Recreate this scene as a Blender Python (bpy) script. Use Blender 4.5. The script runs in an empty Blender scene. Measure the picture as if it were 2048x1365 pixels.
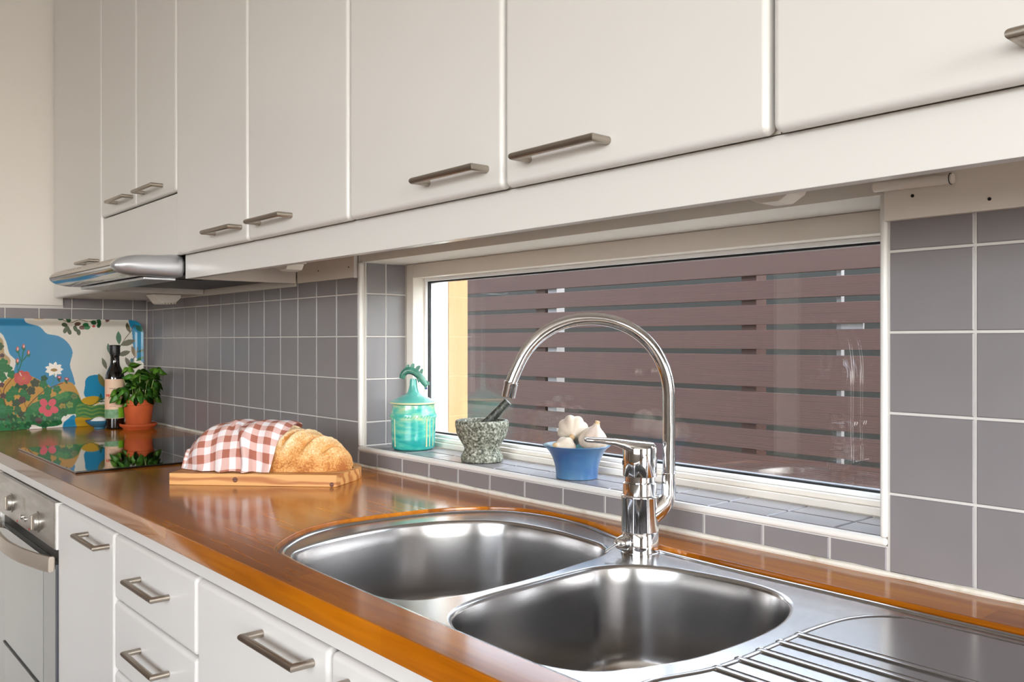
import bpy, bmesh, math, random
import numpy as np
from mathutils import Vector, Matrix
random.seed(7)
PI = math.pi
scene = bpy.context.scene
COL = scene.collection

# ------------------------------------------------------------------ camera
cam_d = bpy.data.cameras.new('camera'); cam = bpy.data.objects.new('camera', cam_d); COL.objects.link(cam)
cam.location = (3.2404, -1.0649, 1.1919)
cam.rotation_euler = (PI / 2, 0, 0.8579)
cam_d.sensor_width = 36.0; cam_d.lens = 1741.9 / 2048 * 36.0
cam_d.clip_start = 0.02; cam_d.clip_end = 200
scene.camera = cam

# ------------------------------------------------------------------ view, sky, lights
vs = scene.view_settings
vs.view_transform = 'Standard'; vs.look = 'None'; vs.gamma = 1.0; vs.use_curve_mapping = False
vs.exposure = 0.14
world = bpy.data.worlds.new('sky'); scene.world = world; world.use_nodes = True
wn = world.node_tree.nodes; wl = world.node_tree.links
bg = wn['Background']
sky = wn.new('ShaderNodeTexSky'); sky.sky_type = 'NISHITA'; sky.sun_disc = False
sky.sun_elevation = math.radians(48); sky.sun_rotation = math.radians(90); sky.air_density = 1.0; sky.dust_density = 2.5
hs = wn.new('ShaderNodeHueSaturation'); hs.inputs['Saturation'].default_value = .45      # thin high cloud
wl.new(sky.outputs[0], hs.inputs['Color']); wl.new(hs.outputs[0], bg.inputs['Color']); bg.inputs['Strength'].default_value = 2.0

def area(name, loc, target, sx, sy, power, color):
    d = bpy.data.lights.new(name, 'AREA'); d.shape = 'RECTANGLE'; d.size = sx; d.size_y = sy
    d.energy = power; d.color = color
    o = bpy.data.objects.new(name, d); COL.objects.link(o); o.location = loc
    o.rotation_euler = (Vector(target) - Vector(loc)).to_track_quat('-Z', 'Z').to_euler()
    return o
sun_d = bpy.data.lights.new('sun', 'SUN'); sun_d.energy = .3; sun_d.angle = 0.01; sun_d.color = (1.0, .93, .82)
sun = bpy.data.objects.new('sun', sun_d); COL.objects.link(sun)
sun.rotation_euler = Vector((-1.0, -0.04, -0.75)).to_track_quat('-Z', 'Y').to_euler()
# added daylight area lights in invented window openings, behind and right of the camera
area('added_daylight_front', (4.0, -3.92, 1.65), (4.0, 0, 1.65), 3.1, 1.25, 48, (1.0, .985, .965))
area('added_daylight_right', (6.42, -1.7, 1.6), (0, -1.7, 1.6), 1.8, 1.15, 35, (1.0, .985, .965))

# ------------------------------------------------------------------ materials
def s2l(c):
    return tuple((x / 12.92 if x <= .04045 else ((x + .055) / 1.055) ** 2.4) for x in c)
def rgb(r, g, b):
    return s2l((r / 255, g / 255, b / 255)) + (1.0,)
MATS = {}
def mat(name, color=(.8, .8, .8, 1), rough=.5, metal=0.0, coat=0.0, coat_rough=.05, noise=None, bump=None, trans=0.0, ior=1.5, aniso=0.0, sss=0.0, spec=.5):
    m = bpy.data.materials.new(name); m.use_nodes = True
    nt = m.node_tree; b = nt.nodes['Principled BSDF']
    b.inputs['Base Color'].default_value = color; b.inputs['Roughness'].default_value = rough
    b.inputs['Metallic'].default_value = metal; b.inputs['Coat Weight'].default_value = coat
    b.inputs['Coat Roughness'].default_value = coat_rough; b.inputs['IOR'].default_value = ior
    b.inputs['Transmission Weight'].default_value = trans; b.inputs['Anisotropic'].default_value = aniso
    b.inputs['Specular IOR Level'].default_value = spec
    if sss: b.inputs['Subsurface Weight'].default_value = sss; b.inputs['Subsurface Scale'].default_value = .01
    tc = nt.nodes.new('ShaderNodeTexCoord')
    if noise:   # (scale, color2, detail, lo, hi, stretch)
        sc, c2, det, lo, hi, st = noise
        mp = nt.nodes.new('ShaderNodeMapping'); mp.inputs['Scale'].default_value = st
        n = nt.nodes.new('ShaderNodeTexNoise'); n.inputs['Scale'].default_value = sc; n.inputs['Detail'].default_value = det
        r = nt.nodes.new('ShaderNodeValToRGB'); r.color_ramp.elements[0].position = lo; r.color_ramp.elements[1].position = hi
        r.color_ramp.elements[0].color = color; r.color_ramp.elements[1].color = c2
        nt.links.new(tc.outputs['Object'], mp.inputs[0]); nt.links.new(mp.outputs[0], n.inputs[0])
        nt.links.new(n.outputs[0], r.inputs[0]); nt.links.new(r.outputs[0], b.inputs['Base Color'])
    if bump:    # (scale, strength, distance, stretch)
        sc, stg, dist, st = bump
        mp = nt.nodes.new('ShaderNodeMapping'); mp.inputs['Scale'].default_value = st
        n = nt.nodes.new('ShaderNodeTexNoise'); n.inputs['Scale'].default_value = sc; n.inputs['Detail'].default_value = 5
        bp = nt.nodes.new('ShaderNodeBump'); bp.inputs['Strength'].default_value = stg; bp.inputs['Distance'].default_value = dist
        nt.links.new(tc.outputs['Object'], mp.inputs[0]); nt.links.new(mp.outputs[0], n.inputs[0])
        nt.links.new(n.outputs[0], bp.inputs['Height']); nt.links.new(bp.outputs[0], b.inputs['Normal'])
    MATS[name] = m
    return m
one = (1, 1, 1)
mat('lacquer', rgb(214, 211, 207), .32, coat=.15)
mat('carcass', rgb(220, 214, 206), .45)
mat('strip', rgb(226, 219, 209), .4)
mat('wall_paint', rgb(222, 217, 209), .75, bump=(180, .05, .001, one))
mat('room_paint', rgb(132, 124, 114), .7)
mat('ceiling_paint', rgb(235, 232, 226), .8)
mat('tile', rgb(125, 120, 122), .32, noise=(6, rgb(131, 126, 128), 2, .3, .7, one), coat=.2, coat_rough=.25)
mat('grout', rgb(206, 202, 197), .8)
mat('trim_white', rgb(226, 224, 220), .35)
mat('silicone', rgb(222, 217, 206), .45, noise=(40, rgb(196, 186, 165), 4, .55, .75, one))
mat('frame_paint', rgb(238, 231, 221), .35)
mat('gasket', rgb(28, 28, 30), .5)
mat('floor_wood', rgb(122, 109, 95), .4, noise=(3, rgb(138, 124, 108), 4, .3, .7, (1, 8, 1)))
mat('nickel', rgb(172, 163, 152), .36, metal=1.0)
mat('chrome', (.80, .80, .81, 1), .06, metal=1.0)
mat('black', rgb(14, 14, 15), .4)
mat('dark_metal', rgb(58, 56, 54), .4, metal=.8)
mat('hood_silver', rgb(196, 198, 203), .30, metal=.75)
mat('hood_front', rgb(192, 184, 173), .38, metal=.35)
mat('hood_gloss', rgb(190, 190, 190), .10, metal=.95)
mat('oven_steel', rgb(186, 182, 176), .30, metal=.85, noise=(9, rgb(160, 155, 148), 5, .35, .7, (1, 1, 6)))
mat('oven_handle', rgb(196, 184, 170), .35, metal=.6)
mat('oven_glass', rgb(74, 76, 80), .12, coat=.6)
mat('oven_pane', rgb(128, 130, 129), .15, coat=.5, noise=(5, rgb(108, 111, 110), 5, .3, .7, (1, 1, 3)))
mat('oven_led', rgb(190, 50, 40), .4)
mat('hob_glass', rgb(9, 10, 11), .035, coat=.6, coat_rough=.02)
mat('terracotta', rgb(190, 86, 36), .75, noise=(22, rgb(166, 70, 28), 4, .35, .75, one))
mat('soil', rgb(44, 32, 24), .95)
mat('stem', rgb(150, 168, 100), .6)
mat('leaf', rgb(66, 122, 28), .4, noise=(28, rgb(42, 92, 20), 2, .35, .7, one), sss=.05)
mat('leaf_light', rgb(98, 146, 40), .42, noise=(28, rgb(62, 112, 26), 2, .35, .7, one), sss=.05)
mat('bottle_glass', rgb(16, 12, 9), .06, coat=.5)
mat('label_paper', rgb(222, 178, 150), .6, noise=(18, rgb(214, 190, 162), 3, .35, .7, one))
mat('label_green', rgb(96, 140, 96), .6, noise=(60, rgb(134, 168, 140), 3, .35, .65, one))
mat('label_leaf', rgb(110, 170, 30), .6)
mat('label_red', rgb(196, 62, 40), .6)
mat('label_ink', rgb(120, 96, 84), .6)
mat('dish_blue', rgb(44, 104, 132), .22, coat=.4)
mat('salt', rgb(240, 238, 236), .8, bump=(600, .5, .001, one))
mat('bowl_blue', rgb(46, 86, 138), .3, coat=.3, noise=(9, rgb(80, 124, 156), 4, .35, .75, (1, 1, 2)))
mat('bowl_inner', rgb(96, 140, 150), .3, coat=.3)
mat('garlic', rgb(204, 190, 172), .5, noise=(9, rgb(170, 146, 138), 3, .45, .8, (3, 3, .5)), sss=.08)
mat('garlic_neck', rgb(196, 164, 122), .7)
mat('tag_white', rgb(235, 235, 235), .5)
mat('cream_board', rgb(150, 114, 74), .6)
mat('white_pvc', rgb(245, 245, 245), .3)
mat('ground', rgb(150, 146, 138), .9, noise=(8, rgb(120, 118, 110), 4, .3, .7, one))
mat('neighbour', rgb(58, 60, 57), .9)
mat('snow_white', rgb(128, 126, 128), .7)
mat('lens', rgb(236, 232, 222), .25)

def nodes(m): return m.node_tree.nodes, m.node_tree.links, m.node_tree.nodes['Principled BSDF']
# brushed stainless steel
m = mat('steel', rgb(180, 178, 177), .24, metal=1.0)
n, l, b = nodes(m)
tc = n.new('ShaderNodeTexCoord'); mp = n.new('ShaderNodeMapping'); mp.inputs['Scale'].default_value = (30, 300, 300)
nz = n.new('ShaderNodeTexNoise'); nz.inputs['Scale'].default_value = 3; nz.inputs['Detail'].default_value = 3
mr = n.new('ShaderNodeMapRange'); mr.inputs['To Min'].default_value = .18; mr.inputs['To Max'].default_value = .24
bp = n.new('ShaderNodeBump'); bp.inputs['Strength'].default_value = .015; bp.inputs['Distance'].default_value = .0005
l.new(tc.outputs['Object'], mp.inputs[0]); l.new(mp.outputs[0], nz.inputs[0]); l.new(nz.outputs[0], mr.inputs[0])
l.new(mr.outputs[0], b.inputs['Roughness'])
# oiled and lacquered stave worktop
m = mat('worktop_wood', rgb(170, 104, 34), .16, coat=.12, coat_rough=.06, spec=.42)
n, l, b = nodes(m)
tc = n.new('ShaderNodeTexCoord')
br = n.new('ShaderNodeTexBrick'); br.inputs['Scale'].default_value = 1.0
br.inputs['Brick Width'].default_value = .62; br.inputs['Row Height'].default_value = .047; br.inputs['Mortar Size'].default_value = .0004
br.inputs['Color1'].default_value = (0, 0, 0, 1); br.inputs['Color2'].default_value = (1, 1, 1, 1); br.inputs['Mortar'].default_value = (.4, .4, .4, 1)
br.offset = .37; br.offset_frequency = 2
mp = n.new('ShaderNodeMapping'); mp.inputs['Scale'].default_value = (2.2, 46, 46)
gz = n.new('ShaderNodeTexNoise'); gz.inputs['Scale'].default_value = 1.6; gz.inputs['Detail'].default_value = 6; gz.inputs['Distortion'].default_value = .6
mpb = n.new('ShaderNodeMapping'); mpb.inputs['Scale'].default_value = (3, 9, 9)
gz2 = n.new('ShaderNodeTexNoise'); gz2.inputs['Scale'].default_value = 1.4; gz2.inputs['Detail'].default_value = 3
a1 = n.new('ShaderNodeMath'); a1.operation = 'MULTIPLY_ADD'; a1.inputs[1].default_value = .34
a2 = n.new('ShaderNodeMath'); a2.operation = 'MULTIPLY_ADD'; a2.inputs[1].default_value = .55
a3 = n.new('ShaderNodeMath'); a3.operation = 'MULTIPLY_ADD'; a3.inputs[1].default_value = .5; a3.inputs[2].default_value = -.16
rp = n.new('ShaderNodeValToRGB')
e = rp.color_ramp.elements; e[0].position = .12; e[0].color = rgb(88, 42, 2); e[1].position = .92; e[1].color = rgb(204, 134, 20)
x = rp.color_ramp.elements.new(.45); x.color = rgb(152, 84, 4)
x = rp.color_ramp.elements.new(.7); x.color = rgb(180, 106, 8)
l.new(tc.outputs['Object'], br.inputs[0]); l.new(tc.outputs['Object'], mp.inputs[0]); l.new(mp.outputs[0], gz.inputs[0])
l.new(tc.outputs['Object'], mpb.inputs[0]); l.new(mpb.outputs[0], gz2.inputs[0])
l.new(gz2.outputs[0], a3.inputs[0]); l.new(gz.outputs[0], a2.inputs[0]); l.new(a3.outputs[0], a2.inputs[2])
l.new(br.outputs['Color'], a1.inputs[0]); l.new(a2.outputs[0], a1.inputs[2]); l.new(a1.outputs[0], rp.inputs[0]); l.new(rp.outputs[0], b.inputs['Base Color'])
mr = n.new('ShaderNodeMapRange'); mr.inputs['To Min'].default_value = .10; mr.inputs['To Max'].default_value = .22
l.new(gz2.outputs[0], mr.inputs[0]); l.new(mr.outputs[0], b.inputs['Roughness'])
# pine with growth rings
def ring_wood(name, c1, c2, scale, dist, rough, stretch):
    m = mat(name, c1, rough); n, l, b = nodes(m)
    tc = n.new('ShaderNodeTexCoord'); mp = n.new('ShaderNodeMapping'); mp.inputs['Scale'].default_value = stretch
    wv = n.new('ShaderNodeTexWave'); wv.wave_type = 'RINGS'; wv.rings_direction = 'X'
    wv.inputs['Scale'].default_value = scale; wv.inputs['Distortion'].default_value = dist; wv.inputs['Detail'].default_value = 3; wv.inputs['Detail Scale'].default_value = 1.2
    rp = n.new('ShaderNodeValToRGB'); rp.color_ramp.elements[0].color = c1; rp.color_ramp.elements[1].color = c2
    rp.color_ramp.elements[0].position = .35; rp.color_ramp.elements[1].position = .95
    l.new(tc.outputs['Object'], mp.inputs[0]); l.new(mp.outputs[0], wv.inputs[0]); l.new(wv.outputs[0], rp.inputs[0]); l.new(rp.outputs[0], b.inputs['Base Color'])
    return m
ring_wood('pine', rgb(208, 154, 92), rgb(168, 104, 52), 3.2, 9, .5, (.9, 4, 5))
ring_wood('pine_knot', rgb(108, 56, 26), rgb(66, 30, 14), 60, 1, .5, one)
m = ring_wood('fence_wood', rgb(66, 39, 32), rgb(38, 22, 18), 6, 7, .75, (.25, 2, 9))
# granite
m = mat('granite', rgb(120, 124, 112), .62); n, l, b = nodes(m)
tc = n.new('ShaderNodeTexCoord'); n1 = n.new('ShaderNodeTexNoise'); n1.inputs['Scale'].default_value = 190; n1.inputs['Detail'].default_value = 4
n2 = n.new('ShaderNodeTexVoronoi'); n2.inputs['Scale'].default_value = 240
ad = n.new('ShaderNodeMath'); ad.operation = 'MULTIPLY_ADD'; ad.inputs[1].default_value = .35
rp = n.new('ShaderNodeValToRGB'); e = rp.color_ramp.elements; e[0].position = .47; e[0].color = rgb(44, 48, 40); e[1].position = .96; e[1].color = rgb(196, 194, 182)
x = e.new(.64); x.color = rgb(98, 102, 88); x = e.new(.76); x.color = rgb(140, 140, 126)
l.new(tc.outputs['Object'], n1.inputs[0]); l.new(tc.outputs['Object'], n2.inputs[0]); l.new(n2.outputs['Distance'], ad.inputs[0]); l.new(n1.outputs[0], ad.inputs[2])
l.new(ad.outputs[0], rp.inputs[0]); l.new(rp.outputs[0], b.inputs['Base Color'])
bp = n.new('ShaderNodeBump'); bp.inputs['Strength'].default_value = .3; bp.inputs['Distance'].default_value = .001; l.new(n1.outputs[0], bp.inputs['Height']); l.new(bp.outputs[0], b.inputs['Normal'])
m = mat('granite_dark', rgb(40, 44, 38), .35, noise=(170, rgb(126, 130, 116), 5, .52, .8, one)); mat('granite_cut', rgb(158, 164, 160), .4, noise=(160, rgb(120, 126, 120), 4, .4, .8, one))
# jar glaze: turquoise with cream runs
m = mat('glaze', rgb(62, 172, 160), .22, coat=.5); n, l, b = nodes(m)
tc = n.new('ShaderNodeTexCoord'); mp = n.new('ShaderNodeMapping'); mp.inputs['Scale'].default_value = (1, 1, 3)
nz = n.new('ShaderNodeTexNoise'); nz.inputs['Scale'].default_value = 26; nz.inputs['Detail'].default_value = 4
sx = n.new('ShaderNodeSeparateXYZ'); mr = n.new('ShaderNodeMapRange'); mr.inputs['From Min'].default_value = .0; mr.inputs['From Max'].default_value = .095; mr.inputs['To Min'].default_value = -.2; mr.inputs['To Max'].default_value = .13
ad = n.new('ShaderNodeMath'); ad.operation = 'ADD'
rp = n.new('ShaderNodeValToRGB'); e = rp.color_ramp.elements; e[0].position = .32; e[0].color = rgb(26, 152, 148); e[1].position = .8; e[1].color = rgb(198, 205, 158)
x = e.new(.5); x.color = rgb(70, 180, 164); x = e.new(.64); x.color = rgb(128, 194, 162)
l.new(tc.outputs['Object'], mp.inputs[0]); l.new(mp.outputs[0], nz.inputs[0]); l.new(tc.outputs['Object'], sx.inputs[0]); l.new(sx.outputs[2], mr.inputs[0])
l.new(nz.outputs[0], ad.inputs[0]); l.new(mr.outputs[0], ad.inputs[1]); l.new(ad.outputs[0], rp.inputs[0]); l.new(rp.outputs[0], b.inputs['Base Color'])
mat('glaze_fish', rgb(74, 136, 116), .35, noise=(60, rgb(44, 100, 84), 4, .35, .7, one), coat=.3)
mat('glaze_fish_dark', rgb(36, 52, 60), .35); mat('glaze_blue', rgb(50, 40, 120), .3); mat('glaze_cream', rgb(206, 206, 160), .28, coat=.4)
mat('glaze_lid', rgb(72, 158, 150), .3, noise=(20, rgb(96, 178, 162), 3, .35, .7, one), coat=.4)
# bread crust
m = mat('crust', rgb(206, 150, 84), .75); n, l, b = nodes(m)
tc = n.new('ShaderNodeTexCoord'); n1 = n.new('ShaderNodeTexNoise'); n1.inputs['Scale'].default_value = 300; n1.inputs['Detail'].default_value = 6
n2 = n.new('ShaderNodeTexNoise'); n2.inputs['Scale'].default_value = 22; n2.inputs['Detail'].default_value = 3
sx = n.new('ShaderNodeSeparateXYZ'); mr = n.new('ShaderNodeMapRange'); mr.inputs['From Min'].default_value = 0; mr.inputs['From Max'].default_value = .09; mr.inputs['To Min'].default_value = -.12; mr.inputs['To Max'].default_value = .12
ad = n.new('ShaderNodeMath'); ad.operation = 'MULTIPLY_ADD'; ad.inputs[1].default_value = .50
ad2 = n.new('ShaderNodeMath'); ad2.operation = 'MULTIPLY_ADD'; ad2.inputs[1].default_value = .60
rp = n.new('ShaderNodeValToRGB'); e = rp.color_ramp.elements; e[0].position = .36; e[0].color = rgb(158, 92, 36); e[1].position = .76; e[1].color = rgb(232, 214, 180)
x = e.new(.47); x.color = rgb(196, 136, 70); x = e.new(.58); x.color = rgb(212, 168, 110)
l.new(tc.outputs['Object'], n1.inputs[0]); l.new(tc.outputs['Object'], n2.inputs[0]); l.new(tc.outputs['Object'], sx.inputs[0]); l.new(sx.outputs[2], mr.inputs[0])
l.new(n2.outputs[0], ad2.inputs[0]); l.new(mr.outputs[0], ad2.inputs[2]); l.new(n1.outputs[0], ad.inputs[0]); l.new(ad2.outputs[0], ad.inputs[2]); l.new(ad.outputs[0], rp.inputs[0]); l.new(rp.outputs[0], b.inputs['Base Color'])
bp = n.new('ShaderNodeBump'); bp.inputs['Strength'].default_value = .5; bp.inputs['Distance'].default_value = .002; l.new(n1.outputs[0], bp.inputs['Height']); l.new(bp.outputs[0], b.inputs['Normal'])
mat('crust_slash', rgb(196, 128, 58), .8, noise=(90, rgb(222, 172, 106), 4, .35, .7, one))
# gingham
m = mat('gingham', rgb(230, 220, 214), .85); n, l, b = nodes(m)
uv = n.new('ShaderNodeUVMap'); uv.uv_map = 'UVMap'; sx = n.new('ShaderNodeSeparateXYZ'); l.new(uv.outputs[0], sx.inputs[0])
def stripe(out):
    f = n.new('ShaderNodeMath'); f.operation = 'FRACT'; g = n.new('ShaderNodeMath'); g.operation = 'GREATER_THAN'; g.inputs[1].default_value = .5
    l.new(out, f.inputs[0]); l.new(f.outputs[0], g.inputs[0]); return g.outputs[0]
s1 = stripe(sx.outputs[0]); s2 = stripe(sx.outputs[1])
ad = n.new('ShaderNodeMath'); ad.operation = 'ADD'; l.new(s1, ad.inputs[0]); l.new(s2, ad.inputs[1])
md = n.new('ShaderNodeMath'); md.operation = 'MULTIPLY'; md.inputs[1].default_value = .5; l.new(ad.outputs[0], md.inputs[0])
rp = n.new('ShaderNodeValToRGB'); rp.color_ramp.interpolation = 'CONSTANT'; e = rp.color_ramp.elements
e[0].position = 0; e[0].color = rgb(222, 216, 217); e[1].position = .75; e[1].color = rgb(158, 96, 78); x = e.new(.25); x.color = rgb(204, 168, 160)
l.new(md.outputs[0], rp.inputs[0]); l.new(rp.outputs[0], b.inputs['Base Color'])
# printed tray: the print is carried by a colour attribute
m = mat('tray_print', rgb(200, 196, 184), .28, coat=.35, coat_rough=.12); n, l, b = nodes(m)
at = n.new('ShaderNodeVertexColor'); at.layer_name = 'print'
wv = n.new('ShaderNodeTexNoise'); wv.inputs['Scale'].default_value = 420; mx = n.new('ShaderNodeMixRGB'); mx.blend_type = 'MULTIPLY'; mx.inputs[0].default_value = .25
l.new(at.outputs[0], mx.inputs[1]); l.new(wv.outputs[0], mx.inputs[2]); l.new(at.outputs[0], b.inputs['Base Color'])
# window glass: clear pane with a real mirror share
m = bpy.data.materials.new('pane_glass'); m.use_nodes = True; nt = m.node_tree; nt.nodes.clear(); MATS['pane_glass'] = m
o = nt.nodes.new('ShaderNodeOutputMaterial'); mx = nt.nodes.new('ShaderNodeMixShader'); tr = nt.nodes.new('ShaderNodeBsdfTransparent'); gl = nt.nodes.new('ShaderNodeBsdfGlossy')
fr = nt.nodes.new('ShaderNodeFresnel'); fr.inputs['IOR'].default_value = 1.5; gl.inputs['Roughness'].default_value = .01; tr.inputs[0].default_value = (.96, .97, .965, 1)
ge = nt.nodes.new('ShaderNodeNewGeometry'); io = nt.nodes.new('ShaderNodeMapRange'); io.inputs['To Min'].default_value = 1.5; io.inputs['To Max'].default_value = 1 / 1.5
nt.links.new(ge.outputs['Backfacing'], io.inputs[0]); nt.links.new(io.outputs[0], fr.inputs['IOR'])
nt.links.new(fr.outputs[0], mx.inputs[0]); nt.links.new(tr.outputs[0], mx.inputs[1]); nt.links.new(gl.outputs[0], mx.inputs[2]); nt.links.new(mx.outputs[0], o.inputs[0])

# ------------------------------------------------------------------ builders
def link(o, parent=None):
    COL.objects.link(o)
    if parent is not None: o.parent = parent
    return o
def obj(name, me, m=None, parent=None, smooth=False):
    if isinstance(me, bmesh.types.BMesh):
        d = bpy.data.meshes.new(name); me.to_mesh(d); me.free(); me = d
    o = bpy.data.objects.new(name, me)
    if m is not None and not me.materials: me.materials.append(MATS[m])
    if smooth:
        me.polygons.foreach_set('use_smooth', [True] * len(me.polygons))
        try: me.set_sharp_from_angle(angle=math.radians(40))
        except Exception: pass
    return link(o, parent)
def empty(name, loc=(0, 0, 0), rz=0):
    o = bpy.data.objects.new(name, None); COL.objects.link(o); o.location = loc; o.rotation_euler = (0, 0, rz); o.empty_display_size = .05
    return o
def tag(o, label, cat, group=None, kind=None):
    o['label'] = label; o['category'] = cat
    if group: o['group'] = group
    if kind: o['kind'] = kind
    return o
def struct(o, label=None):
    o['kind'] = 'structure'
    if label: o['label'] = label
    return o
def bx(bm, x0, x1, y0, y1, z0, z1, bev=0, seg=2):
    r = bmesh.ops.create_cube(bm, size=1.0)
    vs_ = r['verts']
    for v in vs_:
        v.co = Vector(((x0 + x1) / 2 + v.co.x * (x1 - x0), (y0 + y1) / 2 + v.co.y * (y1 - y0), (z0 + z1) / 2 + v.co.z * (z1 - z0)))
    if bev:
        ed = set(e for v in vs_ for e in v.link_edges)
        bmesh.ops.bevel(bm, geom=list(ed), offset=bev, segments=seg, profile=.5, affect='EDGES')
    return bm
def weighted(o, on=True):
    if on:      # flat faces stay flat, only the rounded edges turn
        o.data.polygons.foreach_set('use_smooth', [True] * len(o.data.polygons))
        w_ = o.modifiers.new('weighted_normals', 'WEIGHTED_NORMAL'); w_.weight = 100; w_.keep_sharp = True
    return o
def box(name, x0, x1, y0, y1, z0, z1, m, parent=None, bev=0, seg=2, smooth=None):
    bm = bmesh.new(); bx(bm, x0, x1, y0, y1, z0, z1, bev, seg)
    return weighted(obj(name, bm, m, parent, smooth=bool(bev) if smooth is None else smooth), bev)
def lathe(bm, prof, n=48, c=(0, 0, 0), cap0=True, cap1=True, axis=None):
    rings = []
    M = Matrix.Identity(3)
    if axis is not None: M = Vector((0, 0, 1)).rotation_difference(Vector(axis)).to_matrix()
    c = Vector(c)
    for r, z in prof:
        rings.append([bm.verts.new(c + M @ Vector((r * math.cos(2 * PI * i / n), r * math.sin(2 * PI * i / n), z))) for i in range(n)])
    for a, b_ in zip(rings[:-1], rings[1:]):
        for i in range(n):
            bm.faces.new((a[i], a[(i + 1) % n], b_[(i + 1) % n], b_[i]))
    if cap0: bm.faces.new(list(reversed(rings[0])))
    if cap1: bm.faces.new(rings[-1])
    return bm
def lathe_obj(name, prof, m, parent=None, n=48, c=(0, 0, 0), cap0=True, cap1=True, axis=None):
    bm = bmesh.new(); lathe(bm, prof, n, c, cap0, cap1, axis); bmesh.ops.recalc_face_normals(bm, faces=bm.faces)
    return obj(name, bm, m, parent, smooth=True)
def tube(bm, pts, rad, n=16, cap=True):
    pts = [Vector(p) for p in pts]; k = len(pts)
    if not hasattr(rad, '__len__'): rad = [rad] * k
    tang = []
    for i in range(k):
        a = pts[max(i - 1, 0)]; b_ = pts[min(i + 1, k - 1)]; tang.append((b_ - a).normalized())
    up = Vector((0, 0, 1)) if abs(tang[0].z) < .9 else Vector((1, 0, 0))
    u = tang[0].cross(up).normalized(); rings = []
    for i in range(k):
        u = (u - tang[i] * u.dot(tang[i])).normalized(); v = tang[i].cross(u)
        rings.append([bm.verts.new(pts[i] + (u * math.cos(2 * PI * j / n) + v * math.sin(2 * PI * j / n)) * rad[i]) for j in range(n)])
    for a, b_ in zip(rings[:-1], rings[1:]):
        for j in range(n): bm.faces.new((a[j], a[(j + 1) % n], b_[(j + 1) % n], b_[j]))
    if cap: bm.faces.new(list(reversed(rings[0]))); bm.faces.new(rings[-1])
    return bm
def tube_obj(name, pts, rad, m, parent=None, n=16):
    bm = bmesh.new(); tube(bm, pts, rad, n); bmesh.ops.recalc_face_normals(bm, faces=bm.faces)
    return obj(name, bm, m, parent, smooth=True)
def prism(bm, poly, axis, lo, hi):
    """closed polygon extruded along axis ('x','y','z'); poly gives the other two coordinates in order"""
    def P(a, b_, t):
        return {'x': (t, a, b_), 'y': (a, t, b_), 'z': (a, b_, t)}[axis]
    A = [bm.verts.new(P(a, b_, lo)) for a, b_ in poly]; B = [bm.verts.new(P(a, b_, hi)) for a, b_ in poly]
    bm.faces.new(A); bm.faces.new(list(reversed(B))); k = len(poly)
    for i in range(k): bm.faces.new((A[i], B[i], B[(i + 1) % k], A[(i + 1) % k]))
    bmesh.ops.recalc_face_normals(bm, faces=bm.faces)
    return bm
def prism_obj(name, poly, axis, lo, hi, m, parent=None, bev=0, smooth=False):
    bm = bmesh.new(); prism(bm, poly, axis, lo, hi)
    if bev: bmesh.ops.bevel(bm, geom=list(bm.edges), offset=bev, segments=2, profile=.5, affect='EDGES')
    return weighted(obj(name, bm, m, parent, smooth=smooth or bool(bev)), bev)
def catmull(pts, per=8, closed=True):
    pts = [np.array(p, float) for p in pts]; k = len(pts); out = []
    rng = range(k) if closed else range(k - 1)
    for i in rng:
        if closed: p0, p1, p2, p3 = pts[i - 1], pts[i], pts[(i + 1) % k], pts[(i + 2) % k]
        else: p0, p1, p2, p3 = pts[max(i - 1, 0)], pts[i], pts[i + 1], pts[min(i + 2, k - 1)]
        for j in range(per):
            t = j / per
            out.append(.5 * ((2 * p1) + (-p0 + p2) * t + (2 * p0 - 5 * p1 + 4 * p2 - p3) * t * t + (-p0 + 3 * p1 - 3 * p2 + p3) * t ** 3))
    if not closed: out.append(pts[-1])
    return np.array(out)
def offset_poly(P, d):
    """inward offset of a closed counter-clockwise or clockwise outline"""
    P = np.array(P); nx = np.roll(P, -1, 0) - np.roll(P, 1, 0); nx /= np.linalg.norm(nx, axis=1)[:, None]
    area_ = .5 * np.sum(P[:, 0] * np.roll(P[:, 1], -1) - np.roll(P[:, 0], -1) * P[:, 1])
    nrm = np.stack([-nx[:, 1], nx[:, 0]], 1) * (1 if area_ > 0 else -1)
    return P + nrm * d
def filled_curve(name, loops, depth, z, m, parent=None, bevel=0):
    cu = bpy.data.curves.new(name + '_outline', 'CURVE'); cu.dimensions = '2D'; cu.fill_mode = 'BOTH'; cu.extrude = depth / 2; cu.bevel_depth = bevel; cu.bevel_resolution = 2
    for L in loops:
        sp = cu.splines.new('POLY'); sp.points.add(len(L) - 1)
        for q, p in zip(sp.points, L): q.co = (p[0], p[1], 0, 1)
        sp.use_cyclic_u = True
    t = bpy.data.objects.new('tmp', cu); COL.objects.link(t); t.location.z = 0
    dg = bpy.context.evaluated_depsgraph_get(); me = bpy.data.meshes.new_from_object(t.evaluated_get(dg))
    bpy.data.objects.remove(t); bpy.data.curves.remove(cu)
    me.transform(Matrix.Translation((0, 0, z))); me.materials.clear(); me.name = name
    bm = bmesh.new(); bm.from_mesh(me); bmesh.ops.remove_doubles(bm, verts=bm.verts, dist=1e-5); bmesh.ops.recalc_face_normals(bm, faces=bm.faces); bm.to_mesh(me); bm.free()
    return obj(name, me, m, parent)

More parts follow.
